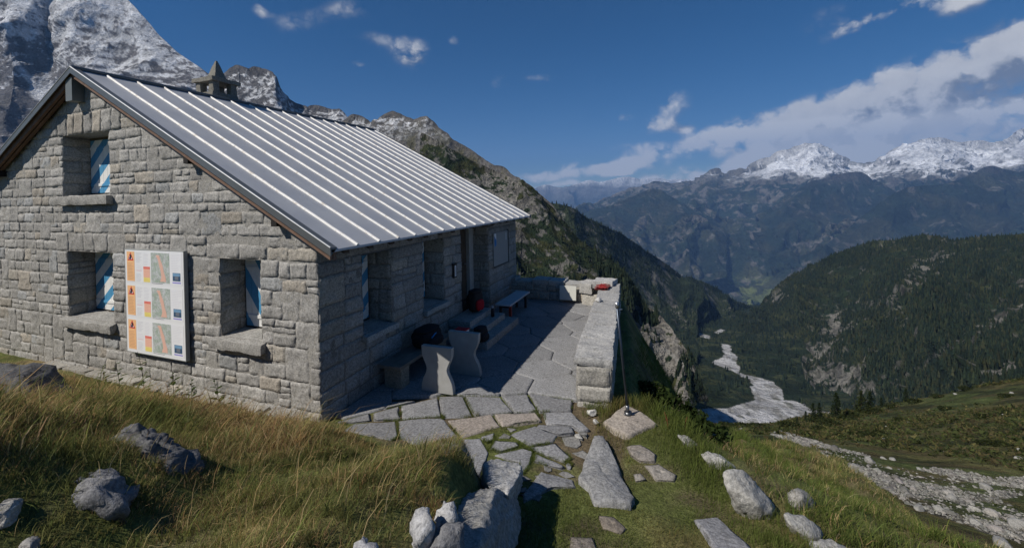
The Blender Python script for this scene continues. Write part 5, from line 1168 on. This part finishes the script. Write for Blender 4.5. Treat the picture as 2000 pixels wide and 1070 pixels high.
Pm, px, v = loft(MEAD, 1050, 2400, 560, 380, 2, 8)
Pm[..., 2] += (.5*fbm(Pm/14, 5, 201)+.14*fbm(Pm/2.6, 4, 202))*sst(14, 40, np.linalg.norm(Pm-CP, axis=-1))
pxg, pyg = proj(Pm); n = normals(Pm)
SCREE = [(1500, 846), (1545, 848), (1590, 862), (1650, 880), (1690, 885), (1705, 900), (1745, 915), (1790, 918), (1830, 912), (1890, 918), (1920, 932), (1960, 936), (2030, 928), (2060, 960), (1960, 972), (1990, 1000), (2060, 990), (2200, 1020), (2200, 1130), (1995, 1062), (1950, 1050), (1900, 1035), (1830, 1005), (1790, 992), (1740, 962), (1690, 935), (1640, 915), (1590, 890), (1555, 868)]
wq = 9*fbm(Pm/5, 4, 203); sc_ = in_poly(pxg+wq, pyg+wq*.6, SCREE).astype(float)
sc_ = np.clip(sc_-np.maximum(sst(.10, .26, fbm(Pm/5.5, 5, 204)), sst(.2, .35, fbm(Pm/1.8, 4, 214)))*.95, 0, 1)
t1 = fbm(Pm/18, 5, 205); t2 = fbm(Pm/4, 4, 206)
cc = mixc(np.array([.115, .105, .042]), np.array([.085, .105, .036]), sst(-.2, .3, t1)); cc = mixc(cc, np.array([.105, .080, .040]), sst(.05, .4, t2)*.7); cc = mixc(cc, np.array([.035, .04, .018]), sst(.12, .3, fbm(Pm/9, 5, 207))*.7)
cc = mixc(cc, mixc(np.array([.22, .21, .185]), np.array([.15, .135, .105]), sst(-.2, .3, t2)), sc_)
sheet('meadow', Pm, cc, M_MEADOW); meadP, mead_sc, mead_px, mead_py = Pm, sc_, pxg, pyg
# ------------------------------------------------------------------ woods far off on the slopes (one mass)
def wood(name, Pm, weight, N, hr, seed, cols, label=None):
    rg = np.random.RandomState(seed); nu, nv = Pm.shape[:2]
    a = Pm[:-1, :-1]; b = Pm[1:, :-1]; c = Pm[:-1, 1:]; area = np.linalg.norm(np.cross(b-a, c-a), axis=-1)
    x, y = proj(a); w_ = area*weight[:-1, :-1]*((x > -40) & (x < 2040) & (y < 1100))
    p = (w_/w_.sum()).ravel(); k = rg.choice(p.size, N, p=p); f = rg.random_sample((2, N, 1))
    A, B, C_ = a.reshape(-1, 3)[k], b.reshape(-1, 3)[k], c.reshape(-1, 3)[k]; pos = A+(B-A)*f[0]+(C_-A)*f[1]
    h = rg.uniform(hr[0], hr[1], N)*rg.choice([1, .7, .5], N, p=[.6, .25, .15]); r = h*rg.uniform(.15, .24, N); S = 5
    V = []; T = []
    th = rg.uniform(0, 6.28, N)[:, None]+np.arange(S)/S*2*np.pi
    lv = [(.02, 1.0), (.42, .62), (.40, .74), (.75, .30)]
    ring = lambda z, s: np.stack([pos[:, :1]+np.cos(th)*r[:, None]*s*rg.uniform(.7, 1.25, (N, S)), pos[:, 1:2]+np.sin(th)*r[:, None]*s*rg.uniform(.7, 1.25, (N, S)), np.broadcast_to(pos[:, 2:3]+h[:, None]*z, (N, S))+rg.uniform(-.05, .03, (N, S))*h[:, None]], -1)
    R0 = ring(.0, 1.); R1 = ring(.45, .72); tip0 = pos+np.stack([h*0, h*0, h*.72], -1); tip1 = pos+np.stack([rg.normal(size=N)*r*.1, rg.normal(size=N)*r*.1, h], -1)
    V = np.concatenate([R0, R1, tip0[:, None], tip1[:, None]], 1); m = 2*S+2
    base = (np.arange(N)*m)[:, None, None]; t = []
    for s in range(S): t += [(s, (s+1) % S, 2*S), (S+s, S+(s+1) % S, 2*S+1)]
    T = base+np.array(t)[None]
    cl = np.array(cols); q = rg.randint(0, len(cl), N); col = cl[q]*rg.uniform(.7, 1.3, (N, 1)); col = np.repeat(col[:, None], m, 1)
    return link(name, raw_mesh(name, V.reshape(-1, 3), None, T.reshape(-1, 3), col.reshape(-1, 3), False, (M_LEAFD,)), None, label, None, None, 'stuff')
t = mat('needles'); setb(t, t.mix(1., attr(t), t.mix(t.noise(t.pos, .4, 3.), .75, 1.25), 'MULTIPLY'), .9, 0, .1); M_LEAFD = t.m
DK = [(.014, .023, .015), (.018, .027, .015), (.024, .033, .017), (.011, .019, .013)]
x_, y_ = proj(spurP); den = np.clip(1-spur_rk*1.5, 0, 1)**1.5*sst(420, 600, y_)*(.15+.85*sst(1160, 1230, x_)+.6*sst(520, 560, y_))*(x_ < 1352)*(np.linalg.norm(spurP-CP, axis=-1) > 185)
wood('forest', spurP, np.clip(den*(.4+fbm(spurP/40, 4, 301)), 0, None)+1e-6, 8000, (4.2, 8.5), 1, DK, 'dark conifer wood on the steep slopes below the rocky spur')
x_, y_ = proj(ridgeP); wood('forest', ridgeP, np.clip(1-ridge_rk, 0, 1)*(.25+np.clip(.5+fbm(ridgeP/120, 4, 302), 0, 1)), 14000, (8, 15), 2, DK, 'dark conifer wood on the ridge behind the spur')
wood('forest', wmP, np.clip(1-wm_rk*1.15, 0, 1)*(.12+np.clip(.5+1.2*fbm(wmP/80, 4, 303), 0, 1)), 52000, (5, 11), 3, DK+[(.032, .036, .018)], 'dark conifer wood covering the mountain at the right')
x_, y_ = proj(floorP); wood('forest', floorP, np.where((floor_gm > .03) | ((y_ > 772) & (x_ > 1330)), 0, 1.)*(.15+np.clip(.6+fbm(floorP/60, 4, 304), 0, 1))*(y_ < 835), 9000, (8, 15), 4, DK, 'dark conifer wood on both banks of the gravel river bed')
# haze: the air of the valley
hz = MB(); hz.box((-34000, -3000, -1900), (34000, 34000, 3400))
def haze_mat():
    m = bpy.data.materials.new('haze'); m.use_nodes = True; t = NT(m.node_tree); t.n.clear(); out = t.new('ShaderNodeOutputMaterial')
    v = t.new('ShaderNodeVolumePrincipled', {'Color': (.26, .50, 1., 1), 'Density': HAZE, 'Anisotropy': .0}); t.l.new(v.outputs[0], out.inputs['Volume']); m.cycles.homogeneous_volume = True; return m
HAZE = 3.8e-5
if HAZE: hz.build('haze', haze_mat(), kind='stuff')

# ------------------------------------------------------------------ trees and shrubs at the edge of the meadow
def conifer(name, label, group, px, py, hpx, seed, wide=.28, dpt=None, larch=False):
    i = np.argmin((mead_px-px)**2+(mead_py-py)**2+1e6*(np.linalg.norm(meadP-CP, axis=-1) < 30)); G = meadP.reshape(-1, 3)[i]; D = (G-CP)@FW; h = hpx*D/F
    rg = np.random.RandomState(seed); t = thing(name, label, 'tree', (G[0], G[1], G[2]-.1), group)
    c = MB(); c.tube([(0, 0, 0), (.03*h*rg.normal()*.3, 0, h*.5), (0, 0, h*.96)], [h*.025, h*.016, h*.004], (.07, .055, .04), 7); c.build('trunk', M_WOOD, t, True)
    V, T, Cc = [], [], []; k = 0
    for lv in range(26):
        f = lv/25; z = h*(.06+.93*f); rr = h*wide*(1-f)**.8*rg.uniform(.75, 1.15)+.02*h
        for b in range(int(9-4*f)):
            a = rg.uniform(0, 6.283); L_ = rr*rg.uniform(.55, 1.2); d = np.array([math.cos(a), math.sin(a), 0]); s = np.array([-d[1], d[0], 0])
            for m in range(5):
                g0 = rg.uniform(.1, 1); o = np.array([0, 0, z])+d*L_*g0+s*L_*rg.uniform(-.28, .28)*g0+np.array([0, 0, -.35*L_*g0*g0+rg.uniform(-.02, .02)*h])
                q = rg.normal(size=(3, 3))*h*.024; V += [o+q[0]+d*h*.02, o+q[1], o+q[2]+np.array([0, 0, -.02*h])]; T.append((k, k+1, k+2)); k += 3
                cl = np.array((.040, .050, .018) if larch else (.026, .038, .018))*rg.uniform(.7, 1.5); Cc += [cl]*3
    c = MB(); c.add(V, None, T, np.array(Cc)); c.build('crown', M_LEAF, t); return t
GT = 'conifers along the edge of the meadow'
for a in (('slender young conifer, leftmost of the row at the meadow edge', 1558, 826, 15, 1, .3), ('small pointed conifer in front of the gravel fan', 1573, 824, 22, 2, .26), ('broad conifer just left of the gap at the meadow edge', 1588, 824, 38, 3, .34),
          ('narrow conifer beside the broad one at the meadow edge', 1601, 820, 34, 4, .22), ('tallest pointed conifer of the row at the meadow edge', 1634, 818, 52, 5, .27), ('bushy rounded tree right of the tallest conifer', 1682, 806, 44, 6, .42), ('dark pointed tree touching the bushy rounded one', 1700, 803, 40, 7, .27),
          ('tiny conifer alone before the gravel fan', 1523, 832, 11, 8, .3), ('far right conifer standing on the meadow rise', 1769, 782, 26, 9, .3), ('little conifer low on the meadow rise', 1722, 795, 20, 10, .32)):
    conifer('conifer_tree', a[0], GT, a[1], a[2], a[3], a[4], a[5], larch=a[4] == 6)
def shrub_mesh(seed, n=420, col=(.04, .055, .02), ls=.10):
    rg = np.random.RandomState(seed); u = rg.normal(size=(n, 3)); u /= np.linalg.norm(u, axis=1, keepdims=True); u[:, 2] = np.abs(u[:, 2])*.9
    lump = 1+.35*fbm(u*1.7+seed, 3, seed)[:, None]; pos = u*lump*rg.uniform(.45, 1., (n, 1))**.5*np.array([1, .9, .75])
    d = rg.normal(size=(n, 3)); d /= np.linalg.norm(d, axis=1, keepdims=True); s = np.cross(d, rg.normal(size=(n, 3))); s /= np.linalg.norm(s, axis=1, keepdims=True); L_ = rg.uniform(.6, 1.3, (n, 1))*ls
    V = np.stack([pos-d*L_, pos+s*L_*.45, pos+d*L_, pos-s*L_*.45], 1); q = np.arange(n*4).reshape(-1, 4)
    c = np.array(col)*rg.uniform(.6, 1.5, (n, 1))*np.array([1, 1, 1]); c = np.repeat(c[:, None], 4, 1)
    return V.reshape(-1, 3), q, c.reshape(-1, 3)
def shrub_thing(label, pos, s, seed, col, group, n=420, ls=.1, sc=(1, 1, 1)):
    V, q, c = shrub_mesh(seed, n, col, ls); t = thing('shrub', label, 'shrub', pos, group)
    o = MB(); o.add(V*s*np.array(sc), q, None, c); o.build('foliage', M_LEAF, t)
    st = MB(); rg = np.random.RandomState(seed)
    for k in range(5): a = rg.uniform(0, 6.28); st.tube([(0, 0, -.1*s), (math.cos(a)*s*.3, math.sin(a)*s*.3, .3*s), (math.cos(a)*s*.55, math.sin(a)*s*.55, .5*s)], [.03*s, .02*s, .01*s], (.06, .05, .035), 5)
    st.build('stem', M_WOOD, t); return t
def mead_at(px, py):
    d = np.linalg.norm(meadP-CP, axis=-1); i = np.argmin((mead_px-px)**2+(mead_py-py)**2+1e6*(d < 15)); return meadP.reshape(-1, 3)[i]
rg = np.random.RandomState(77)
SHR = [(1420, 834, 2.2), (1450, 833, 1.8), (1480, 835, 2.0), (1535, 832, 1.8), (1548, 836, 2.2), (1610, 826, 2.0), (1625, 832, 2.2), (1655, 820, 1.8), (1668, 815, 2.2), (1715, 806, 2.0), (1745, 796, 1.7), (1790, 786, 1.8), (1835, 776, 1.5), (1600, 840, 1.4), (1700, 852, 1.5), (1720, 850, 1.3), (1925, 815, 1.2), (1935, 868, 1.1), (1960, 870, 1.), (1760, 822, 1.2), (1850, 800, 1.3), (1970, 775, 1.3), (1890, 762, 1.6)]
for i, (x, y, s) in enumerate(SHR):
    V, q, c = shrub_mesh(500+i, 520, (.034, .042, .016), .13); G = mead_at(x, y); m = MB(); m.add(V*s*np.array([1.3, 1.3, .8]), q, None, c)
    m.build('shrub', M_LEAF, None, label='low dark green shrub growing on the far meadow', cat='shrub', group='shrubs on the far meadow', loc=(G[0], G[1], G[2]-.1))
BLD = [(1448, 838, .9), (1455, 842, .7), (1552, 840, .8), (1641, 855, .7), (1726, 858, .6), (1866, 770, 1.1), (1975, 768, 1.0), (1775, 824, .6), (1732, 833, .5), (1682, 842, .5), (1857, 889, .9), (1742, 898, .8), (1725, 896, .6), (1990, 895, .8), (1990, 878, .6), (1848, 884, .5), (1960, 810, .6), (1857, 797, .6)]
for i, (x, y, s) in enumerate(BLD):
    G = mead_at(x, y); s *= .7; me = rock_mesh((s*1.5, s, s*.75), 600+i, 3, 7, amp=.1, col=(.27, .265, .245)); link('boulder', me, None, 'small pale boulder lying on the far meadow', 'boulder', 'pale boulders on the far meadow', None, (G[0], G[1], G[2]+.12*s)).rotation_euler.z = i
# low scrub all over the meadow, one mass
w_ = np.clip(.30+1.5*fbm(meadP/13, 4, 401), 0, 1)[:-1, :-1]*(1-mead_sc[:-1, :-1]); a = meadP[:-1, :-1]; dd = np.linalg.norm(a-CP, axis=-1); x_, y_ = proj(a)
area = np.linalg.norm(np.cross(meadP[1:, :-1]-a, meadP[:-1, 1:]-a), axis=-1); p = (w_*area*(dd > 12)*(x_ > 1300)*(x_ < 2080)/dd**.5).ravel(); p /= p.sum(); N = 9000; k = rg.choice(p.size, N, p=p)
pos = a.reshape(-1, 3)[k]+rg.uniform(-.4, .4, (N, 3))*np.array([1, 1, 0]); s = rg.uniform(.18, .55, N)*np.clip(dd.ravel()[k]/60, .45, 1.4); m = 9
u = rg.normal(size=(N, m, 3)); u[..., 2] = np.abs(u[..., 2])*.55; o = pos[:, None]+u*s[:, None, None]*.55
q = rg.normal(size=(N, m, 3, 3))*s[:, None, None, None]*.30; Vt = o[:, :, None]+q; pal = np.array([(.070, .085, .030), (.085, .10, .035), (.045, .058, .022), (.15, .135, .055), (.11, .09, .045)])
cl = pal[rg.randint(0, 5, N)]*rg.uniform(.7, 1.3, (N, 1)); cl = np.repeat(cl, m*3, 0)
link('scrub', raw_mesh('scrub', Vt.reshape(-1, 3), None, np.arange(N*m*3).reshape(-1, 3), cl, False, (M_LEAF,)), None, 'low heath and scrub covering the far meadow', None, None, 'stuff')
# scree stones: a few hundred merged into one mass, the largest as boulders of their own
w_ = mead_sc[:-1, :-1].copy(); a = meadP[:-1, :-1]; x_, y_ = proj(a); w_ = w_*((x_ > 1350) & (x_ < 2080))
dd = np.linalg.norm(a-CP, axis=-1); area = np.linalg.norm(np.cross(meadP[1:, :-1]-a, meadP[:-1, 1:]-a), axis=-1)
p = (w_*area/np.maximum(dd, 14)**.5).ravel(); p /= p.sum(); N = 14000; k = rg.choice(p.size, N, p=p)
V0, T0 = ICO[2]; Vs, Ts, Cs = [], [], []
pos = a.reshape(-1, 3)[k]+rg.uniform(-.2, .2, (N, 3))*np.array([1, 1, .1]); dk = dd.ravel()[k]
sz = np.exp(rg.normal(size=N)*.55)*.058*(dk/30)**.5
vars_ = [rock_mesh((1, 1, 1), 900+i, 2, 8, (.4, .8), .12, .03) for i in range(8)]; vc = []
for m in vars_:
    z_ = np.zeros(len(m.vertices)*3, np.float32); m.vertices.foreach_get('co', z_); vc.append(z_.reshape(-1, 3))
ang = rg.uniform(0, 6.28, N); sq = rg.uniform(.6, 1.3, (N, 3))*np.array([1.25, 1, .7])
Vr = np.stack([vc[i % 8] for i in range(N)])*sq[:, None]*sz[:, None, None]*1.5
ca, sa = np.cos(ang)[:, None], np.sin(ang)[:, None]; Vr = np.stack([Vr[..., 0]*ca-Vr[..., 1]*sa, Vr[..., 0]*sa+Vr[..., 1]*ca, Vr[..., 2]], -1)+pos[:, None]+np.array([0, 0, .1])*sz[:, None, None]
cl = np.array([.24, .232, .21])*rg.uniform(.45, 1.25, (N, 1))*(1+rg.normal(size=(N, 3))*.015)
nV = len(V0); Tt = T0[None]+(np.arange(N)*nV)[:, None, None]
link('scree', raw_mesh('scree', Vr.reshape(-1, 3), None, Tt.reshape(-1, 3), np.repeat(cl, nV, 0), False, (M_ROCK,)), None, 'band of grey scree stones crossing the meadow', None, None, 'stuff')
for i, (x, y, s) in enumerate(((1990, 1030, 1.1), (1960, 1068, .9), (1838, 1000, .8), (1795, 995, .7), (1905, 1025, .7), (1672, 915, 1.1), (1700, 903, 1.2), (1598, 893, .8), (1860, 975, .9), (1925, 955, 1.0))):
    G = mead_at(x, y); s *= .7; me = rock_mesh((s*1.3, s, s*.8), 700+i, 4, 8, amp=.1, col=(.25, .245, .23)); link('boulder', me, None, 'one of the larger grey boulders lying in the scree band', 'boulder', 'larger boulders in the scree', None, (G[0], G[1], G[2]+.15*s)).rotation_euler.z = i*1.3

# ------------------------------------------------------------------ grass
def blades(name, N, sample, hfun, cfun, seed, label, lean=(.25, .1, .35), wid=(.004, .008), off=-.01, droop=.25, tuft=0, tr=.035):
    rg = np.random.RandomState(seed); x, y = sample(rg, N//max(1, tuft)); ta = tk = None
    if tuft:
        n0 = len(x); tk = np.repeat(rg.uniform(.55, 1.35, n0), tuft); o_ = rg.normal(size=(n0*tuft, 2))*tr; x = np.repeat(x, tuft)+o_[:, 0]; y = np.repeat(y, tuft)+o_[:, 1]; ta = np.arctan2(o_[:, 1], o_[:, 0])+rg.normal(size=n0*tuft)*.5; tc = np.repeat(rg.uniform(.72, 1.28, (n0, 1))*(1+rg.normal(size=(n0, 3))*.06), tuft, 0)
    z = ground(x, y)
    px, py = proj(np.stack([x, y, z], -1)); dz = (np.stack([x, y, z], -1)-CP)@FW
    ok = (dz > .5) & (px > -150) & (px < 2150) & (py < 1400); x, y, z = x[ok], y[ok], z[ok]; n = len(x)
    if tuft: tk, ta, tc = tk[ok], ta[ok], tc[ok]
    p3 = np.stack([x, y, x*0], -1); h = hfun(rg, x, y, p3, n); col = cfun(rg, x, y, p3, n, h)
    if tuft: h = h*tk; col = col*tc
    keep = h > .012; ta = ta[keep] if tuft else None; x, y, z, h, col, p3 = x[keep], y[keep], z[keep], h[keep], col[keep], p3[keep]; n = len(x)
    a = rg.uniform(0, 6.283, n) if ta is None else ta; wv = fbm(p3*1.3, 3, 77)
    lx = lean[0]*np.cos(.5+wv*1.6)+lean[2]*np.cos(a)*rg.uniform(.2, 1, n); ly = lean[1]*np.sin(.5+wv*1.6)+lean[2]*np.sin(a)*rg.uniform(.2, 1, n)
    ld = np.stack([lx, ly], -1); b = rg.uniform(0, 6.283, n); w = rg.uniform(*wid, n)*np.clip(h/.2, .55, 1.4); s = np.stack([np.cos(b)*w, np.sin(b)*w, b*0], -1)
    base = np.stack([x, y, z+off], -1); H = h[:, None]
    m1 = base+np.concatenate([ld*H*.28, H*.45], 1); m2 = base+np.concatenate([ld*H*.75, H*.80], 1); tip = base+np.concatenate([ld*H*(1.15+droop), H*(1.0-droop*.3)], 1)
    V = np.stack([base-s, base+s, m1-s*.85, m1+s*.85, m2-s*.5, m2+s*.5, tip], 1); o = (np.arange(n)*7)[:, None]
    q = np.concatenate([o+np.array([[0, 1, 3, 2]]), o+np.array([[2, 3, 5, 4]])]); t = o+np.array([[4, 5, 6]])
    return link(name, raw_mesh(name, V.reshape(-1, 3), q, t, np.repeat(col, 7, 0), False, (M_BLADE,)), None, label, None, None, 'stuff')
def in_rect(x0, x1, y0, y1, test):
    def f(rg, N):
        x = rg.uniform(x0, x1, N); y = rg.uniform(y0, y1, N); k = test(x, y); return x[k], y[k]
    return f
GREEN, GREEN2, STRAW, RUST, DKG = np.array([.25, .245, .085]), np.array([.17, .19, .065]), np.array([.56, .46, .24]), np.array([.34, .225, .11]), np.array([.09, .11, .035])
def bank_col(rg, x, y, p3, n, h):
    m = fbm(p3*1.1+3, 4, 61); m2 = fbm(p3*2.6+1, 3, 62); west = sst(1.6, -1.6, x+.6*y)
    r = rg.random_sample(n); c = mixc(GREEN, GREEN2, rg.random_sample(n)); br = np.clip(.36+.34*west+1.2*m, 0, .97)
    c = np.where((r < br*.55)[:, None], mixc(STRAW, RUST, rg.random_sample(n)**.7), c); c = np.where(((r > .55) & (r < .55+br*.35))[:, None], RUST*1.1, c)
    c = mixc(c, DKG, sst(.15, .45, m2)*.2); return c*rg.uniform(.65, 1.25, (n, 1))
def off_rocks(x, y):
    k = np.ones(np.shape(x), bool)
    for (a, b, r) in ROCKS:
        if a > 2.2: k &= np.hypot(x-a, y-b) > .80*r
    return k
def bank_test(x, y): return off_rocks(x, y) & in_poly(x, y, BANK) & (d_line(x, y, RIM) > .03) & ~((x > 2.9) & (d_line(x, y, RIM) < .16))
def bank_h(rg, x, y, p3, n):
    m = fbm(p3*1.5+8, 4, 63); h = rg.uniform(.06, .15, n)*np.clip(1+1.1*m, .6, 2); h = np.where(rg.random_sample(n) < .03, h*1.8, h); return h*sst(.0, .35, d_line(x, y, RIM)+.08)*lerp(1.35, .60, sst(-.6, 2.2, x))*lerp(.6, 1., sst(-3.2, -1.6, x))
blades('grass', 340000, in_rect(-6.5, 4.2, -4.8, -.1, bank_test), bank_h, bank_col, 1, 'tall windblown grass in green and straw tufts on the bank before the hut', (.20, .05, .75), (.0020, .0046), tuft=22, tr=.032)
def stem_h(rg, x, y, p3, n): return rg.uniform(.25, .5, n)*np.clip(.7+fbm(p3*.8+2, 3, 71), .3, 1.3)
blades('dry_grass', 1300, in_rect(-6, 3.2, -4.3, -.5, bank_test), stem_h, lambda rg, x, y, p3, n, h: mixc(STRAW*1.2, RUST*1.6, rg.random_sample(n))*rg.uniform(.7, 1.2, (n, 1)), 2, 'long dry seed stems rising out of the bank grass', (.5, .2, .35), (.0012, .0020), -.01, .35)
STN = [np.array([hit(x, y)[0][:2] for x, y in s]) for s in ([(1160, 857), (1178, 858), (1203, 905), (1240, 985), (1232, 997), (1160, 990), (1130, 945), (1140, 910)], c6((1055, 622), (1160, 485), (1345, 540), (1365, 582), (1225, 588), (1060, 668)), [(1354, 1017), (1400, 1013), (1466, 1070), (1480, 1090), (1400, 1090)], [(1222, 872), (1250, 868), (1285, 890), (1282, 905), (1250, 905), (1228, 890)], [(1255, 908), (1285, 905), (1325, 930), (1318, 942), (1280, 942)], [(1236, 928), (1252, 925), (1265, 940), (1240, 943)], [(1165, 1005), (1200, 1008), (1228, 1035), (1215, 1048), (1175, 1035)], [(1177, 828), (1222, 794), (1248, 806), (1281, 832), (1228, 856), (1200, 845)])]
def on_stone(x, y):
    r = np.zeros(x.shape, bool)
    for s in STN+front: r |= in_poly(x, y, [tuple(p) for p in s])
    return r
tfront = [tuple(p) for p in fm]
def path_test(x, y): return (~in_poly(x, y, BANK)) & in_poly(x, y, TOP) & ~on_stone(x, y) & (y < 2.1) & ((x > 3.35) | (y < np.interp(x, [p[0] for p in tfront], [p[1] for p in tfront])+.05)) & (x > .0)
def path_h(rg, x, y, p3, n):
    m = fbm(p3*1.6+8, 4, 83); e = sst(.9, .1, d_line(x, y, EAST)); pv = sst(4.0, 3.6, x)*sst(-1., -.3, y)
    near_wall = sst(.7, .2, np.hypot(x-3.75, y-1.5))
    return rg.uniform(.018, .05, n)*(1+1.2*m)*(1+2.0*e+2.2*near_wall)*(1-.35*pv)*np.where((pv > .5) & (m < .05), 0, 1)
def path_col(rg, x, y, p3, n, h):
    m = fbm(p3*1.2+1, 4, 84); c = mixc(np.array([.15, .18, .048]), np.array([.10, .135, .034]), rg.random_sample(n)); c = mixc(c, np.array([.24, .18, .075]), sst(.0, .4, m)*rg.random_sample(n)); return c*rg.uniform(.7, 1.25, (n, 1))
blades('turf', 120000, in_rect(1.5, 7.2, -3.2, 2.1, path_test), path_h, path_col, 3, 'short green turf between the path stones', (.1, .1, .5), (.0022, .0045), -.004, .1)
def east_test(x, y): return (~in_poly(x, y, TOP)) & (x > 3.5)
def east_h(rg, x, y, p3, n):
    m = fbm(p3*.9+4, 4, 93); return rg.uniform(.05, .15, n)*(1+.9*m)*sst(-.1, .3, d_line(x, y, EAST))
def east_col(rg, x, y, p3, n, h):
    d = d_line(x, y, EAST); m = fbm(p3*.7+1, 4, 94); dry = np.clip(.10+.55*sst(2.5, 6, d)+.7*m, 0, .95); r = rg.random_sample(n)
    c = mixc(np.array([.17, .20, .055]), np.array([.11, .15, .04]), rg.random_sample(n)); c = np.where((r < dry*.7)[:, None], mixc(STRAW, RUST, rg.random_sample(n)), c); return c*rg.uniform(.65, 1.25, (n, 1))
blades('slope_grass', 520000, in_rect(4., 20, -5, 15, east_test), east_h, east_col, 4, 'green and straw coloured grass on the slope falling away from the path', (.14, .05, .7), (.0022, .0048), tuft=18, tr=.04)
def joint_sample(rg, N):
    E_ = [(a, b) for s in front for a, b in zip(s, np.roll(s, -1, 0))]; k = rg.randint(0, len(E_), N); f = rg.random_sample((N, 1)); A = np.array([e[0] for e in E_])[k]; B = np.array([e[1] for e in E_])[k]
    q = A+(B-A)*f+rg.normal(size=(N, 2))*.012; m = fbm(np.concatenate([q*3.1, q[:, :1]*0], 1), 3, 131); ok = m > .10; return q[ok, 0], q[ok, 1]
blades('joint_grass', 16000, joint_sample, lambda rg, x, y, p3, n: rg.uniform(.02, .055, n), path_col, 5, 'small tufts of grass growing in the joints of the paving', (.1, .1, .6), (.002, .004), .0, .1)
# broad leaved weeds by the gable wall
def weed(label, pos, h, seed, col=(.05, .075, .022), nl=16, red=False):
    rg = np.random.RandomState(seed); t = thing('weed', label, 'weed', pos, 'leafy weeds along the hut wall' if not red else 'rust red seed stalks at the terrace edge')
    lx, ly = rg.normal(size=2)*.12*h; f = np.linspace(0, 1, 8); st = MB(); sp_ = np.stack([lx*f**2, ly*f**2, h*f], -1); st.tube(sp_, np.linspace(.006, .0025, 8), np.array((.16, .06, .03) if red else (.06, .07, .03)), 6); st.build('stem', M_WOOD, t)
    lf = MB()
    for k in range(nl):
        fz = (k+.5)/nl if not red else rg.uniform(.45, 1.); o = np.array([lx*fz*fz, ly*fz*fz, h*fz]); a = k*2.4+rg.normal()*.4; L_ = (.03 if red else .11)*(1.25-fz*.8)*rg.uniform(.7, 1.3)*(h/.5)**.5; d = np.array([math.cos(a), math.sin(a), .45]); s = np.array([-d[1], d[0], 0])*L_*.26
        P_ = [o, o+d*L_*.4+s, o+d*L_*.4-s, o+d*L_*.8+s*.7+np.array([0, 0, -.1*L_]), o+d*L_*.8-s*.7+np.array([0, 0, -.1*L_]), o+d*L_*1.1+np.array([0, 0, -.3*L_])]
        lf.add(P_, [(1, 2, 4, 3)], [(0, 2, 1), (3, 4, 5)], np.array((.2, .06, .03) if red else col)*rg.uniform(.7, 1.4))
    lf.build('leaves', M_LEAF, t)
for i, (x, h, lb) in enumerate(((-3.2, .55, 'tall leafy weed below the information board'), (-3.75, .38, 'broad leafy weed left of the tall one by the hut wall'), (-2.3, .46, 'leafy weed between the board and the corner window'), (-2.05, .32, 'short leafy weed below the corner window sill'), (-1.35, .42, 'bent leafy weed right of the corner window sill'), (-1.0, .28, 'small pale leafed weed nearest the hut corner'), (-4.3, .3, 'small leafy weed near the long window sill at left'))):
    weed(lb, (x, -.50-.05*(i % 3), float(ground(x, -.52))-.02), h*1.45, 800+i)
for i, (x, y, lb) in enumerate(((1305, 838, 'thin rust red stalk just right of the pole slab'), (1338, 842, 'second rust red stalk, nearer the dark drop'))):
    G, _ = hit(x, y); weed(lb, tuple(G), .22, 850+i, nl=40, red=True)
# dark shrubs clinging below the terrace edge
for i, (x, y, z, s) in enumerate(((4.75, 2.9, -.55, .5), (5.2, 2.5, -.65, .5), (4.35, 3.4, -.5, .45), (5.6, 1.9, -.75, .42))):
    shrub_thing(('dark leafy shrub in the shade under the pole slab', 'dark leafy shrub right of the pole slab at the drop', 'dark leafy shrub at the foot of the parapet wall', 'dark leafy shrub beyond the thin white edge stone')[i], (x, y, z), s, 880+i, (.030, .045, .014), 'shrubs under the terrace edge', 700, .11)
